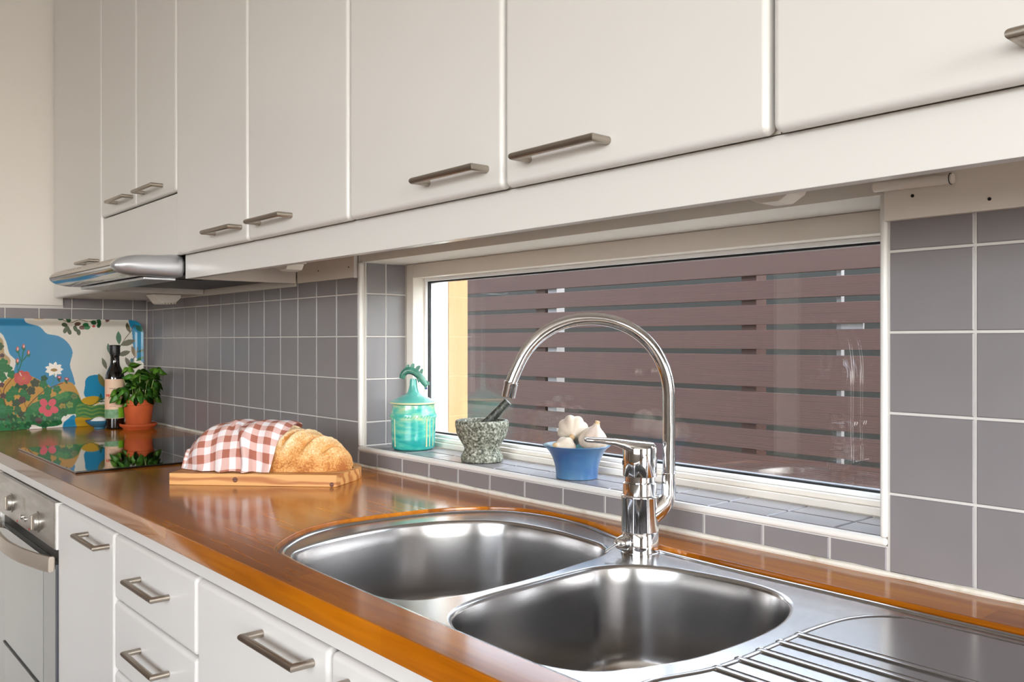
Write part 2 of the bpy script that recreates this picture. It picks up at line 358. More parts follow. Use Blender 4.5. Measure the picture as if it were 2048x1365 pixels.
# ================================================================== THE ROOM
WX0, WX1, WZ0, WZ1 = 1.478, 2.7195, .9405, 1.3755         # window opening in the back wall
RX, RY = 6.5, -4.0
struct(box('floor', -.2, RX + .2, RY - .2, .22, -.1, 0, 'floor_wood'), 'brown wooden kitchen floor')
struct(box('ceiling', -.2, RX + .2, RY - .2, .22, 2.5, 2.6, 'ceiling_paint'), 'white painted ceiling above the cabinets')
bm = bmesh.new()
bx(bm, -.2, WX0, .0, .22, 0, 2.5); bx(bm, WX1, RX + .2, .0, .22, 0, 2.5); bx(bm, WX0, WX1, 0, .22, 0, WZ0 - .006); bx(bm, WX0, WX1, 0, .22, WZ1, 2.5)
wall_back = struct(obj('wall_back', bm, 'wall_paint'), 'kitchen wall behind the worktop, tiled around the low window')
wall_left = struct(box('wall_left', -.2, 0, RY, 0, 0, 2.5, 'wall_paint'), 'white end wall with grey tiles behind the tray')
box('plaster', 0, .012, RY, -.2841, 1.3115, 2.5, 'wall_paint', wall_left, bev=.003)
mat('added_door_wood', rgb(92, 68, 50), .45, noise=(3, rgb(72, 50, 36), 5, .3, .7, (8, 8, .6)))
dd = struct(empty('added_door_1', (.012, -2.3, 0)), 'added dark wooden sliding doors behind the camera, dimming the window reflections')  # unseen doors, added so the window glass mirrors something dark
for k_ in range(2):
    y_ = -3.65 + 1.34 * k_; dl = box('added_door_leaf', .0, .03, y_ + 2.3, y_ + 1.335 + 2.3, .005, 2.12, 'added_door_wood', dd, .003)
    lathe_obj('added_door_knob', [(.012, 0), (.012, .03), (.022, .035), (.022, .048), (.01, .052)], 'nickel', dl, 20, (.03, y_ + 2.3 + (1.27 if k_ == 0 else .065), 1.02), axis=(1, 0, 0))
bm = bmesh.new()   # front wall with a large window opening, invented for daylight, behind the camera
bx(bm, 0, 2.4, RY - .2, RY, 0, 2.5); bx(bm, 5.6, RX, RY - .2, RY, 0, 2.5); bx(bm, 2.4, 5.6, RY - .2, RY, 0, 1.0); bx(bm, 2.4, 5.6, RY - .2, RY, 2.3, 2.5)
struct(obj('wall_front', bm, 'room_paint'), 'taupe wall opposite the worktop with an invented wide window opening')
bm = bmesh.new()
bx(bm, RX, RX + .2, RY, -2.7, 0, 2.5); bx(bm, RX, RX + .2, -.7, .0, 0, 2.5); bx(bm, RX, RX + .2, -2.7, -.7, 0, 1.0); bx(bm, RX, RX + .2, -2.7, -.7, 2.2, 2.5)
struct(obj('wall_right', bm, 'room_paint'), 'taupe wall at the far right end of the kitchen')

# ---- tiles
TT = .006        # tile thickness
G = .0016        # half joint
_tile_cache = {}
def tile_mesh(w_, h_, t=TT, c=.0012):
    key = (round(w_, 4), round(h_, 4))
    if key in _tile_cache: return _tile_cache[key]
    a, b_ = w_ / 2, h_ / 2
    V = [(-a, -b_, 0), (a, -b_, 0), (a, b_, 0), (-a, b_, 0), (-a, -b_, t - c), (a, -b_, t - c), (a, b_, t - c), (-a, b_, t - c), (-a + c, -b_ + c, t), (a - c, -b_ + c, t), (a - c, b_ - c, t), (-a + c, b_ - c, t)]
    F = [(8, 9, 10, 11)] + [(i, (i + 1) % 4, 4 + (i + 1) % 4, 4 + i) for i in range(4)] + [(4 + i, 4 + (i + 1) % 4, 8 + (i + 1) % 4, 8 + i) for i in range(4)]
    me = bpy.data.meshes.new('tile'); me.from_pydata(V, [], F); me.materials.append(MATS['tile']); _tile_cache[key] = me
    return me
def tiles(parent, us, vs_, place):
    """us, vs_: joint positions along the two surface axes; place(u, v) -> matrix"""
    for u0, u1 in zip(us[:-1], us[1:]):
        for v0, v1 in zip(vs_[:-1], vs_[1:]):
            o = bpy.data.objects.new('tile', tile_mesh(u1 - u0 - 2 * G, v1 - v0 - 2 * G)); COL.objects.link(o); o.parent = parent
            o.matrix_local = place((u0 + u1) / 2, (v0 + v1) / 2) @ Matrix.Rotation(random.uniform(-.002, .002), 4, 'X') @ Matrix.Rotation(random.uniform(-.002, .002), 4, 'Y')
ZR = [.9042, 1.0026, 1.1026, 1.2026, 1.3026, 1.395]
back = lambda u, v: Matrix.Translation((u, 0, v)) @ Matrix.Rotation(PI / 2, 4, 'X')
tiles(wall_back, [0.003] + [.0657 + .1 * k for k in range(15)], ZR, back)
tiles(wall_back, [2.7275 + .0015] + [2.8306 + .1 * k for k in range(6)], ZR, back)
SX = [1.469] + [1.5502 + .1 * k for k in range(12)] + [2.7275]
tiles(wall_back, SX, [.9042, .9362], back)
SX2 = [1.479] + [1.5502 + .1 * k for k in range(12)] + [2.7195]
top = lambda u, v: Matrix.Translation((u, v, .9405))
tiles(wall_back, SX2, [.004, .060, .117], top)
revl = lambda u, v: Matrix.Translation((1.4725, u, v)) @ Matrix.Rotation(PI / 2, 4, 'Z') @ Matrix.Rotation(PI / 2, 4, 'X')
revr = lambda u, v: Matrix.Translation((2.7255, u, v)) @ Matrix.Rotation(-PI / 2, 4, 'Z') @ Matrix.Rotation(PI / 2, 4, 'X')
RZ = [.948, 1.0026, 1.1026, 1.2026, 1.3026, 1.3755]
left = lambda u, v: Matrix.Translation((0, u, v)) @ Matrix.Rotation(PI / 2, 4, 'Z') @ Matrix.Rotation(PI / 2, 4, 'X')
tiles(wall_left, [-.6572 + .1 * k for k in range(7)] + [-.008], [.9042, 1.0026, 1.1026, 1.2026, 1.3026], left)
tiles(wall_left, [-.2841] + [-.2561 + .1 * k for k in range(3)] + [-.008], [1.3026, 1.395], left)
# joint mortar, a little behind the tile faces
gt = .0042
box('grout', 0, 1.4665, -gt, 0, .9, 1.395, 'grout', wall_back)
box('grout', 2.7275, 3.4, -gt, 0, .9, 1.395, 'grout', wall_back)
box('grout', 1.4665, 2.7275, -gt, 0, .9, .9362, 'grout', wall_back)
box('grout', WX0, WX1, 0, .117, .9345, .9405 + gt, 'grout', wall_back)
box('grout', 0, gt, -.66, -gt, .9, 1.395, 'grout', wall_left)
# left reveal: a thin lining with its own tiles
struct(box('trim_1', 1.4665, 1.4785, -.0085, .0035, .9465, 1.376, 'trim_white', bev=.005, seg=3), 'white rounded corner trim left of the window niche')
struct(box('trim_2', 2.7185, 2.7275, -.0085, .0035, .9465, 1.376, 'trim_white', bev=.0035, seg=3), 'white rounded corner trim right of the window niche')
struct(box('trim_3', 1.4665, 2.7275, -.0085, .0038, .9362, .9468, 'trim_white', bev=.0045, seg=3), 'white rounded nosing along the window sill')
# reveal tiles sit on the sides of the opening
for o_ in (box('grout', 1.4745, WX0 + gt, .0035, .117, .946, 1.3755, 'grout', wall_back), box('grout', WX1 - gt, WX1 + .003, .0035, .117, .946, 1.3755, 'grout', wall_back)): pass
tiles(wall_back, [.005, .060, .116], RZ, lambda u, v: Matrix.Translation((WX0, u, v)) @ Matrix.Rotation(PI / 2, 4, 'Z') @ Matrix.Rotation(PI / 2, 4, 'X'))
tiles(wall_back, [.005, .060, .116], RZ, lambda u, v: Matrix.Translation((WX1, u, v)) @ Matrix.Rotation(-PI / 2, 4, 'Z') @ Matrix.Rotation(PI / 2, 4, 'X'))
# uneven silicone bead along the worktop
def bead(name, p0, p1, parent, r=.0042):
    k = 90; pts = []; rad = []
    for i in range(k + 1):
        t = i / k; pts.append(Vector(p0).lerp(Vector(p1), t)); rad.append(r * (1 + .16 * math.sin(i * 1.7) + random.uniform(-.12, .12)))
    return tube_obj(name, pts, rad, 'silicone', parent, 8)
bead('silicone_joint', (.004, -.0072, .9028), (3.4, -.0072, .9028), wall_back)
bead('silicone_joint', (.0072, -.66, .9022), (.0072, -.004, .9022), wall_left, .0035)
# pale boards above the tiles
struct(box('trim_4', .02, 1.158, -.012, -.004, 1.3335, 1.395, 'strip', bev=.001), 'pale board on the tiles under the cooker hood')
t5 = struct(box('trim_5', 1.176, 1.4600, -.014, -.0062, 1.3405, 1.396, 'strip', bev=.001), 'pale board above the tiles left of the window')
box('end_cap', 1.4600, 1.4635, -.0155, -.0062, 1.3395, 1.396, 'trim_white', t5)
for x_ in (1.29, 1.437): lathe_obj('screw', [(.0018, 0), (.0018, .001)], 'dark_metal', t5, 10, (x_, -.0141, 1.366), axis=(0, -1, 0))
t6 = struct(box('trim_6', 2.728, 3.6, -.016, -.0062, 1.3395, 1.396, 'strip', bev=.001), 'pale board above the tiles right of the window')
for x_, z_ in ((2.7635, 1.3665), (2.85, 1.352)): lathe_obj('screw', [(.002, 0), (.002, .001)], 'dark_metal', t6, 10, (x_, -.0161, z_), axis=(0, -1, 0))

# ---- window
win = struct(empty('window_1', (WX0, .117, .9465)), 'long low white window over the tiled sill')
def wbox(name, x0, x1, y0, y1, z0, z1, m, bev=.0015, parent=None):
    o = box(name, x0 - WX0, x1 - WX0, y0 - .117, y1 - .117, z0 - .9465, z1 - .9465, m, parent or win, bev)
    return o
FX0, FX1, FZ0, FZ1 = WX0 + .0045, WX1 - .0045, .9468, 1.3752
fw_ = .029
wbox('frame_jamb', FX0, FX0 + fw_, .117, .205, FZ0, FZ1, 'frame_paint')
wbox('frame_jamb', FX1 - fw_, FX1, .117, .205, FZ0, FZ1, 'frame_paint')
wbox('frame_head', FX0 + fw_, FX1 - fw_, .117, .205, FZ1 - .033, FZ1, 'frame_paint')
wbox('frame_sill', FX0 + fw_, FX1 - fw_, .117, .205, FZ0, FZ0 + .011, 'frame_paint')
wbox('frame_sill', FX0 + fw_, FX1 - fw_, .127, .205, FZ0 + .011, FZ0 + .0195, 'frame_paint')
gx0, gx1, gz0, gz1 = FX0 + fw_, FX1 - fw_, FZ0 + .0195, FZ1 - .033
wbox('glazing_bead', gx0, gx0 + .006, .150, .157, gz0, gz1, 'white_pvc', .001)
wbox('glazing_bead', gx1 - .006, gx1, .150, .157, gz0, gz1, 'white_pvc', .001)
wbox('glazing_bead', gx0 + .006, gx1 - .006, .146, .157, gz1 - .007, gz1, 'white_pvc', .001)
wbox('glazing_bead', gx0 + .006, gx1 - .006, .140, .157, gz0, gz0 + .006, 'white_pvc', .001)
for (a, b_, c, d) in ((gx0, gx0 + .009, gz0, gz1), (gx1 - .009, gx1, gz0, gz1), (gx0 + .009, gx1 - .009, gz0, gz0 + .009), (gx0 + .009, gx1 - .009, gz1 - .010, gz1)):
    wbox('gasket', a, b_, .1572, .1592, c, d, 'gasket', 0)
    wbox('spacer', a, b_, .1640, .1760, c, d, 'hood_silver', 0)
wbox('pane', gx0, gx1, .1595, .1635, gz0, gz1, 'pane_glass', 0)
wbox('pane', gx0, gx1, .1765, .1805, gz0, gz1, 'pane_glass', 0)
lathe_obj('screw_cap', [(.0055, 0), (.0055, .0012), (.004, .0018)], 'white_pvc', win, 20, (FX0 + fw_ - WX0, .135 - .117, 1.268 - .9465), axis=(1, 0, 0))
struct(box('trim_7', WX0 - .03, WX0 + .012, .206, .238, .90, 1.45, 'white_pvc', bev=.002), 'white outer window flashing left of the pane')
struct(box('trim_8', WX0 - .06, WX0 + .012, .239, .300, .90, 1.50, 'cream_board', bev=.002), 'cream outer window board left of the pane')

# ================================================================== WALL CABINETS
YU = -.3165; YC = -.2955
ZB = 1.396
def handle(parent, x0, x1, y, z, stand=.032, r=.0050):
    """bar handle with two mitred legs, lying along x, fixed on a face at depth y"""
    yb = y - stand + r
    bm = bmesh.new(); n_ = 20; rings = []
    for xc, yc, k, sg in ((x0 + r, y - .0004, 0, 1), (x0 + r, yb, 1, 1), (x1 - r, yb, 1, -1), (x1 - r, y - .0004, 0, -1)):
        rings.append([bm.verts.new((xc + sg * r * math.cos(2 * PI * j / n_), yc + k * r * math.cos(2 * PI * j / n_), z + r * math.sin(2 * PI * j / n_))) for j in range(n_)])
    for a, b_ in zip(rings[:-1], rings[1:]):
        for j in range(n_): bm.faces.new((a[j], a[(j + 1) % n_], b_[(j + 1) % n_], b_[j]))
    bm.faces.new(rings[0]); bm.faces.new(rings[-1])
    bmesh.ops.recalc_face_normals(bm, faces=bm.faces)
    return obj('handle', bm, 'nickel', parent, smooth=True)
def door(parent, x0, x1, z0, z1, yf, hx=None, hz=None, name='door', bev=.0085):
    d = box(name, x0 + .0018, x1 - .0018, yf, yf + .0195, z0, z1, 'lacquer', parent, bev=bev, seg=5)
    if hx: handle(d, hx[0], hx[1], yf, hz)
    return d
def carcass(parent, x0, x1, z0, z1, y0=-.2955, y1=-.0165, m='carcass'):
    bm = bmesh.new(); t = .016
    bx(bm, x0, x0 + t, y0, y1, z0, z1); bx(bm, x1 - t, x1, y0, y1, z0, z1)
    bx(bm, x0 + t, x1 - t, y0, y1, z0, z0 + t); bx(bm, x0 + t, x1 - t, y0, y1, z1 - t, z1); bx(bm, x0 + t, x1 - t, y1 - .006, y1, z0 + t, z1 - t)
    return obj('carcass', bm, m, parent)
def wall_unit(label, x0, x1, zc, doors, name='wall_cabinet'):
    t = empty(name, ((x0 + x1) / 2, -.0165, zc)); P = t.location
    tag(t, label, 'cabinet', 'wall cabinets over the worktop')
    c = carcass(t, x0, x1, zc, 2.40); c.location = -P
    for (a, b_, z0, z1, hx, hz) in doors:
        d = door(t, a, b_, z0, z1, YU, hx, hz); d.location = -P
    return t
ZT = 2.40
ua = wall_unit('narrow white wall cabinet against the end wall, left of the hood', .024, .5555, 1.3365, [(.024, .556, 1.335, ZT, (.394, .541), 1.4255)])
uh = wall_unit('white wall cabinet with two doors above the cooker hood', .5575, 1.1550, 1.405, [(.557, .866, 1.548, ZT, (.698, .845), 1.574), (.866, 1.156, 1.548, ZT, (.923, 1.070), 1.573)])
P = uh.location
fp = box('front_panel', .559, 1.154, -.3105, -.2957, 1.397, 1.545, 'lacquer', uh, .003); fp.location = -P
ud = wall_unit('white double-door wall cabinet between the hood and the tiled corner trim', 1.1575, 1.9540, 1.3985, [(1.156, 1.556, ZB, ZT, (1.384, 1.531), 1.4255), (1.556, 1.955, ZB, ZT, (1.607, 1.754), 1.4255)])
uf = wall_unit('white double-door wall cabinet over the jar, mortar and tap', 1.9560, 2.7595, 1.3985, [(1.955, 2.357, ZB, ZT, (2.181, 2.328), 1.4255), (2.357, 2.7605, ZB, ZT, (2.404, 2.551), 1.4255)])
ui = wall_unit('white wall cabinet at the right edge above the grey tiles', 2.7615, 3.560, 1.3985, [(2.7605, 3.1600, ZB, ZT, (2.984, 3.131), 1.4255), (3.16, 3.5615, ZB, ZT, (3.21, 3.357), 1.4255)])
tag(box('light_rail', 1.159, 3.56, -.2955, -.2785, 1.3402, 1.3975, 'lacquer', bev=.0012), 'long white pelmet rail under the wall cabinet doors', 'rail')
tag(box('side_panel', 1.1585, 1.1755, -.2780, -.0165, 1.3402, 1.3975, 'carcass', bev=.0008), 'pale panel between the cooker hood and the pelmet rail', 'panel')
# under-cabinet fittings
lt = empty('under_cabinet_lamp', (2.665, -.19, 1.396)); tag(lt, 'small white lamp fitting under the cabinet over the tap', 'lamp')
box('housing', -.16, .035, -.022, .022, -.030, -.0005, 'strip', lt, .004)
o = prism_obj('lens', [(-.03, -.030), (.055, -.030), (.050, -.040), (.035, -.0485), (.012, -.048)], 'y', -.016, .016, 'strip', lt, .002)
lt2 = empty('under_cabinet_lamp', (1.395, -.15, 1.396)); tag(lt2, 'small white lamp fitting under the cabinet next to the hood', 'lamp')
box('housing', -.05, .05, -.025, .025, -.030, -.0005, 'trim_white', lt2, .004)
prism_obj('lens', [(-.045, -.030), (.045, -.030), (.035, -.043), (.01, -.046)], 'y', -.02, .02, 'lens', lt2, .002)
ct = empty('cable_tube', (2.72, -.0235, 1.3815)); tag(ct, 'white cable tube on the pale board right of the window', 'tube')
tube_obj('pipe', [(0, 0, 0), (.045, 0, -.001), (.0905, 0, -.002)], .0062, 'strip', ct, 14)
tube_obj('end_ring', [(.0905, 0, -.002), (.0912, 0, -.002)], .0069, 'black', ct, 14); tube_obj('end_plug', [(.0913, 0, -.002), (.0935, 0, -.002)], .0060, 'strip', ct, 14)
cl = empty('corner_lamp', (.475, -.112, 1.3362)); tag(cl, 'ribbed cream lamp under the narrow cabinet in the corner', 'lamp')
prism_obj('diffuser', [(-.040, -.0004), (.042, -.0004), (.042, -.010), (.026, -.026), (-.018, -.028)], 'x', -.040, .040, 'strip', cl, .003)
for k in range(5):
    prism_obj('rib', [(-.016 + k * .009, -.020), (-.012 + k * .009, -.020), (-.010 + k * .009, -.0295), (-.013 + k * .009, -.0295)], 'x', -.041, .041, 'carcass', cl)

# ---- cooker hood
hd = empty('cooker_hood', (.8565, -.30, 1.345)); tag(hd, 'silver slide-out cooker hood with rounded front under the cabinets', 'cooker hood')
HP = hd.location
def prof_hood(s=1.0):
    top_ = [(-.296, 1.3945), (-.36, 1.3945), (-.405, 1.392), (-.432, 1.386), (-.449, 1.377), (-.456, 1.366)]
    bot_ = [(-.452, 1.358), (-.438, 1.350), (-.415, 1.3455), (-.37, 1.3445), (-.296, 1.347)]
    return top_ + bot_
pr = prof_hood()
def hpart(o): o.location = -HP; return o
def hood_cap(x0, x1):      # domed end cap: full profile at x0, rounding off towards x1
    bm = bmesh.new(); P = catmull(pr, 4); c = np.array([-.345, 1.3695]); rings = []
    for t, f in ((0, 1), (.35, 1), (.55, .97), (.72, .89), (.86, .74), (.95, .52), (1, .25)):
        Q = [(c[0] + (p[0] - c[0]) * (1 - (1 - f) * .42), c[1] + (p[1] - c[1]) * f) for p in P]
        rings.append([bm.verts.new((x0 + (x1 - x0) * t, max(min(q[0], -.2957), -.47), q[1])) for q in Q])
    k = len(P)
    for a, b_ in zip(rings[:-1], rings[1:]):
        for i in range(k): bm.faces.new((a[i], a[(i + 1) % k], b_[(i + 1) % k], b_[i]))
    bm.faces.new(rings[0]); bm.faces.new(rings[-1]); bmesh.ops.recalc_face_normals(bm, faces=bm.faces)
    return hpart(obj('side_cap', bm, 'hood_silver', hd, smooth=True))
hood_cap(1.128, 1.1570); hood_cap(.580, .5580)
# upper front skin and curved glossy underside as separate shells
def shell(name, pts, x0, x1, m, t=.002):
    q = [np.array(p) for p in pts]; inner = []
    for i, p in enumerate(q):
        a = q[max(i - 1, 0)]; b_ = q[min(i + 1, len(q) - 1)]; d = (b_ - a) / np.linalg.norm(b_ - a); inner.append(p + np.array([d[1], -d[0]]) * -t)
    return hpart(prism_obj(name, list(map(tuple, q)) + list(map(tuple, inner[::-1])), 'x', x0, x1, m, hd))
up_ = catmull([(-.296, 1.392), (-.36, 1.392), (-.405, 1.3895), (-.432, 1.384), (-.449, 1.375), (-.4545, 1.366)], 6, False)
lo_ = catmull([(-.4545, 1.3655), (-.450, 1.358), (-.436, 1.351), (-.410, 1.3465), (-.365, 1.347), (-.300, 1.349)], 6, False)
shell('front_shell', up_, .580, 1.128, 'hood_front', -.002)
shell('underside', lo_, .580, 1.128, 'hood_gloss', -.002)
vz = hpart(box('visor', .60, 1.130, -.3827, -.3072, 1.3365, 1.3432, 'hood_silver', hd, .002))
hpart(box('filter_panel', .60, 1.14, -.300, -.03, 1.3495, 1.357, 'dark_metal', hd, .002))
hpart(box('filter_lamp', .90, 1.02, -.26, -.20, 1.3475, 1.3500, 'black', hd, .001))
hpart(box('housing', .5765, 1.1380, -.2945, -.02, 1.3575, 1.3930, 'dark_metal', hd))
def on_nose(x, t, m, w_, h_, name):
    i = min(int(t * (len(up_) - 1)), len(up_) - 2); p = up_[i]; d = up_[i + 1] - p; d = d / np.linalg.norm(d)
    bm = bmesh.new(); bx(bm, -w_ / 2, w_ / 2, -.0006, .0006, -h_ / 2, h_ / 2)
    o = obj(name, bm, m, hd); ang = math.atan2(-d[0], -d[1]); o.location = Vector((x, p[0] - .0003, p[1] + .0004)) - HP; o.rotation_euler = (-ang if False else ang, 0, 0); return o
for x_ in (.752, .776, .800, .840, .860): on_nose(x_, .80, 'label_ink', .008, .004, 'button')
on_nose(1.02, .80, 'label_ink', .028, .0035, 'nameplate')

# ================================================================== WORKTOP, SINK, TAP
OUT = [(2.128, -.5245), (2.096, -.5175), (2.0600, -.490), (2.0136, -.4353), (1.9893, -.3791), (1.9844, -.3307), (1.9925, -.2384), (2.0161, -.1499), (2.0663, -.0777), (2.1534, -.0430), (2.2533, -.0460), (2.345, -.0734), (2.4352, -.0885), (2.5113, -.0930), (2.62, -.0955), (3.0, -.0955), (3.42, -.0955), (3.46, -.12), (3.47, -.2), (3.47, -.46), (3.455, -.52), (3.41, -.5345), (3.0, -.5345), (2.6, -.5345), (2.3, -.532), (2.2, -.530)]
OUTC = catmull(OUT, 6)
wt = filled_curve('worktop', [[(.0125, -.5835), (4.2, -.5835), (4.2, -.0045), (.0125, -.0045)], OUTC[::-1]], .027, .885, 'worktop_wood', None, .0015)
tag(wt, 'glossy orange-brown wooden worktop running along the wall', 'worktop')
tag(box('worktop_rail', .0125, 4.2, -.5645, -.5455, .8385, .8694, 'lacquer', bev=.0015), 'white strip under the front edge of the worktop', 'rail')
ZS = .8925
sk = empty('kitchen_sink', (2.7, -.3, .75)); tag(sk, 'stainless steel sink with two bowls and a ribbed drainer', 'sink'); SP = sk.location
LB = [(2.118, -.5000), (2.085, -.462), (2.058, -.385), (2.0505, -.28), (2.078, -.196), (2.132, -.1335), (2.225, -.1130), (2.312, -.1180), (2.368, -.1320), (2.400, -.1720), (2.4115, -.2366), (2.4235, -.34), (2.4225, -.44), (2.395, -.500), (2.33, -.517), (2.18, -.517)]
RB = [(2.4386, -.27), (2.4425, -.2207), (2.4677, -.1800), (2.514, -.1540), (2.5831, -.1410), (2.634, -.1405), (2.6755, -.156), (2.706, -.1902), (2.7265, -.2441), (2.7335, -.3085), (2.7299, -.3868), (2.7155, -.4426), (2.6831, -.498), (2.62, -.520), (2.54, -.520), (2.4954, -.5060), (2.4660, -.478), (2.4490, -.430), (2.4429, -.3543)]
LBC, RBC = catmull(LB, 7), catmull(RB, 7)
deck_in = offset_poly(OUTC, .0008)
d_ = filled_curve('deck', [deck_in, offset_poly(LBC, -.004)[::-1], offset_poly(RBC, -.004)[::-1]], .0016, ZS - .0008, 'steel', sk); d_.location = -SP
def bowl(name, P, depth, lip=.004):
    P = np.array(P); bm = bmesh.new(); rings = []; k = len(P); c = P.mean(0)
    steps = [(-lip, 0), (-lip * .35, -.0004), (lip * .15, -.0025), (lip * .4, -.006)]
    for i in range(1, 6): steps.append((lip * .4 + .010 * i / 5, -.006 - (depth - .045) * i / 5))
    R = .036
    for i in range(1, 9):
        a = PI / 2 * i / 8; steps.append((.0116 + R * (1 - math.cos(a)), -(depth - .039) - R * math.sin(a)))
    for d, z in steps:
        Q = offset_poly(P, d); rings.append([bm.verts.new((q[0], q[1], ZS + z)) for q in Q])
    last = offset_poly(P, steps[-1][0])
    for f, dz in ((.7, -.001), (.4, -.003), (.15, -.004)):
        rings.append([bm.verts.new((c[0] + (q[0] - c[0]) * f, c[1] + (q[1] - c[1]) * f, ZS + steps[-1][1] + dz)) for q in last])
    for a, b_ in zip(rings[:-1], rings[1:]):
        for i in range(k): bm.faces.new((a[i], a[(i + 1) % k], b_[(i + 1) % k], b_[i]))
    bm.faces.new(rings[-1]); bmesh.ops.recalc_face_normals(bm, faces=bm.faces)
    for f in bm.faces: f.normal_flip() if f.normal.z < -.5 else None
    o = obj(name, bm, 'steel', sk, smooth=True); o.location = -SP
    o.data.polygons.foreach_set('use_smooth', [True] * len(o.data.polygons))
    zb = ZS + steps[-1][1] - .004
    st = lathe_obj('strainer', [(.040, .0), (.041, .0016), (.036, .0022), (.033, .0005), (.012, .0004), (.008, .004), (.003, .005)], 'chrome', o, 32, (c[0], c[1], zb + .0002))
    return o
bowl('large_bowl', LBC, .150); bowl('small_bowl', RBC, .150)
def rim_tube(name, P, z, r):
    bm = bmesh.new(); P = [Vector((p[0], p[1], z)) for p in P]; k = len(P); n_ = 10; rings = []
    for i in range(k):
        t = (P[(i + 1) % k] - P[i - 1]).normalized(); s_ = Vector((-t.y, t.x, 0))
        rings.append([bm.verts.new(P[i] + s_ * math.cos(2 * PI * j / n_) * r[0] + Vector((0, 0, math.sin(2 * PI * j / n_) * r[1]))) for j in range(n_)])
    for i in range(k):
        a, b_ = rings[i], rings[(i + 1) % k]
        for j in range(n_): bm.faces.new((a[j], a[(j + 1) % n_], b_[(j + 1) % n_], b_[j]))
    bmesh.ops.recalc_face_normals(bm, faces=bm.faces)
    o = obj(name, bm, 'steel', sk, smooth=True); o.location = -SP; return o
rim_tube('rolled_rim', offset_poly(OUTC, .0085), ZS - .0005, (.0062, .0034))
# drainer: a sunken field with raised ribs
DR = [(2.741, -.470), (2.7600, -.400), (2.7610, -.300), (2.7600, -.235), (2.7690, -.172), (2.800, -.130), (2.86, -.122), (3.30, -.122), (3.42, -.14), (3.44, -.2), (3.44, -.45), (3.40, -.50), (2.80, -.508), (2.75, -.50)]
rim_tube('drainer_edge', catmull(DR, 6), ZS - .0004, (.0042, .0017))
for k in range(5):
    y = -.2632 - .0347 * k
    x0 = 2.757
    bm = bmesh.new(); bx(bm, x0, 3.38, y - .0058, y + .0058, ZS - .002, ZS + .0016, .0034, 3)
    o = weighted(obj('drainer_rib', bm, 'steel', sk, smooth=True)); o.location = -SP

# ---- tap
BX, BY = 2.4266, -.1219
tp = empty('kitchen_tap', (BX, BY, ZS + .0002), 0); tag(tp, 'chrome mixer tap with tall arched spout on the sink', 'tap')
r_ = Vector((.654, .7565, 0)); f_ = Vector((.7565, -.654, 0))       # r_: away from the lever, f_: towards the room
lathe_obj('base', [(.0275, 0), (.0275, .0025), (.0262, .003), (.0262, .0300), (.0255, .031)], 'chrome', tp, 48)
lathe_obj('body', [(.0255, .0312), (.0262, .0318), (.0262, .0775), (.0268, .0790), (.0268, .0810), (.0258, .0822), (.0243, .0828), (.0243, .0990), (.0225, .1000), (.0215, .1010), (.0215, .1080)], 'chrome', tp, 48)
lv = lathe_obj('lever_housing', [(.0236, .1085), (.0242, .1095), (.0242, .148), (.0232, .1520), (.0200, .1545), (.012, .156), (.004, .1565)], 'chrome', tp, 48)
bm = bmesh.new()   # lever blade: lofted rounded sections running out from the housing
secs = []
L0 = -r_
side = Vector((-L0.y, L0.x, 0))
for (d, zc, hw, hh) in ((-.018, .1500, .0170, .0060), (-.004, .1490, .0215, .0085), (.012, .1490, .0210, .0100), (.024, .1535, .0180, .0070), (.036, .1565, .0150, .0050), (.052, .1580, .0125, .0040), (.066, .1590, .0110, .0036), (.0755, .1595, .0098, .0034), (.0785, .1595, .0070, .0020)):
    secs.append([bm.verts.new(L0 * d + side * (hw * math.copysign(abs(math.cos(t)) ** .7, math.cos(t))) + Vector((0, 0, zc + hh * math.copysign(abs(math.sin(t)) ** .7, math.sin(t))))) for t in [2 * PI * j / 20 for j in range(20)]])
for a, b_ in zip(secs[:-1], secs[1:]):
    for j in range(20): bm.faces.new((a[j], a[(j + 1) % 20], b_[(j + 1) % 20], b_[j]))
bm.faces.new(secs[0]); bm.faces.new(secs[-1]); bmesh.ops.recalc_face_normals(bm, faces=bm.faces)
obj('lever', bm, 'chrome', tp, smooth=True)
lathe_obj('colour_dot', [(.0035, 0), (.0035, .001)], 'black', tp, 16, tuple(-r_ * .0238 + Vector((0, 0, .127))), axis=tuple(-r_))
tube_obj('side_arm', [r_ * .012 + Vector((0, 0, .055)), r_ * .026 + Vector((0, 0, .063)), r_ * .036 + Vector((0, 0, .071)), r_ * .0405 + Vector((0, 0, .082)), r_ * .041 + Vector((0, 0, .112))], [.019, .0155, .0122, .0102, .0100], 'chrome', tp, 24)
pts = [r_ * .041 + Vector((0, 0, .112)), r_ * .041 + Vector((0, 0, .17))]
Rr = .1105; cx = .041 - Rr
for k in range(0, 41):
    a = math.radians(157 * k / 40)
    ca, sa = math.cos(a), math.sin(a); ex = .96
    pts.append(r_ * (cx + Rr * math.copysign(abs(ca) ** ex, ca)) + Vector((0, 0, .2200 + Rr * abs(sa) ** ex)))
e_ = pts[-1]; dlt = (pts[-1] - pts[-2]).normalized()
pts.append(e_ + dlt * .014); pts.append(e_ + dlt * .026 + Vector((0, 0, -.002)))
spo = tube_obj('spout', pts, .0088, 'chrome', tp, 28)
q = pts[-1]; dn = (pts[-1] - pts[-2]).normalized()
ad_ = (dn + Vector((0, 0, -.8))).normalized()
lathe_obj('aerator', [(.0080, -.003), (.0104, -.002), (.0104, .0010), (.0097, .002), (.0097, .0190), (.0088, .0202), (.006, .0198)], 'chrome', tp, 32, tuple(q), axis=tuple(ad_))
lathe_obj('spout_ring', [(.0102, .110), (.0102, .1125), (.009, .1128)], 'chrome', tp, 32, tuple(r_ * .041))
kd = (-r_ * .80 + f_ * .55).normalized()
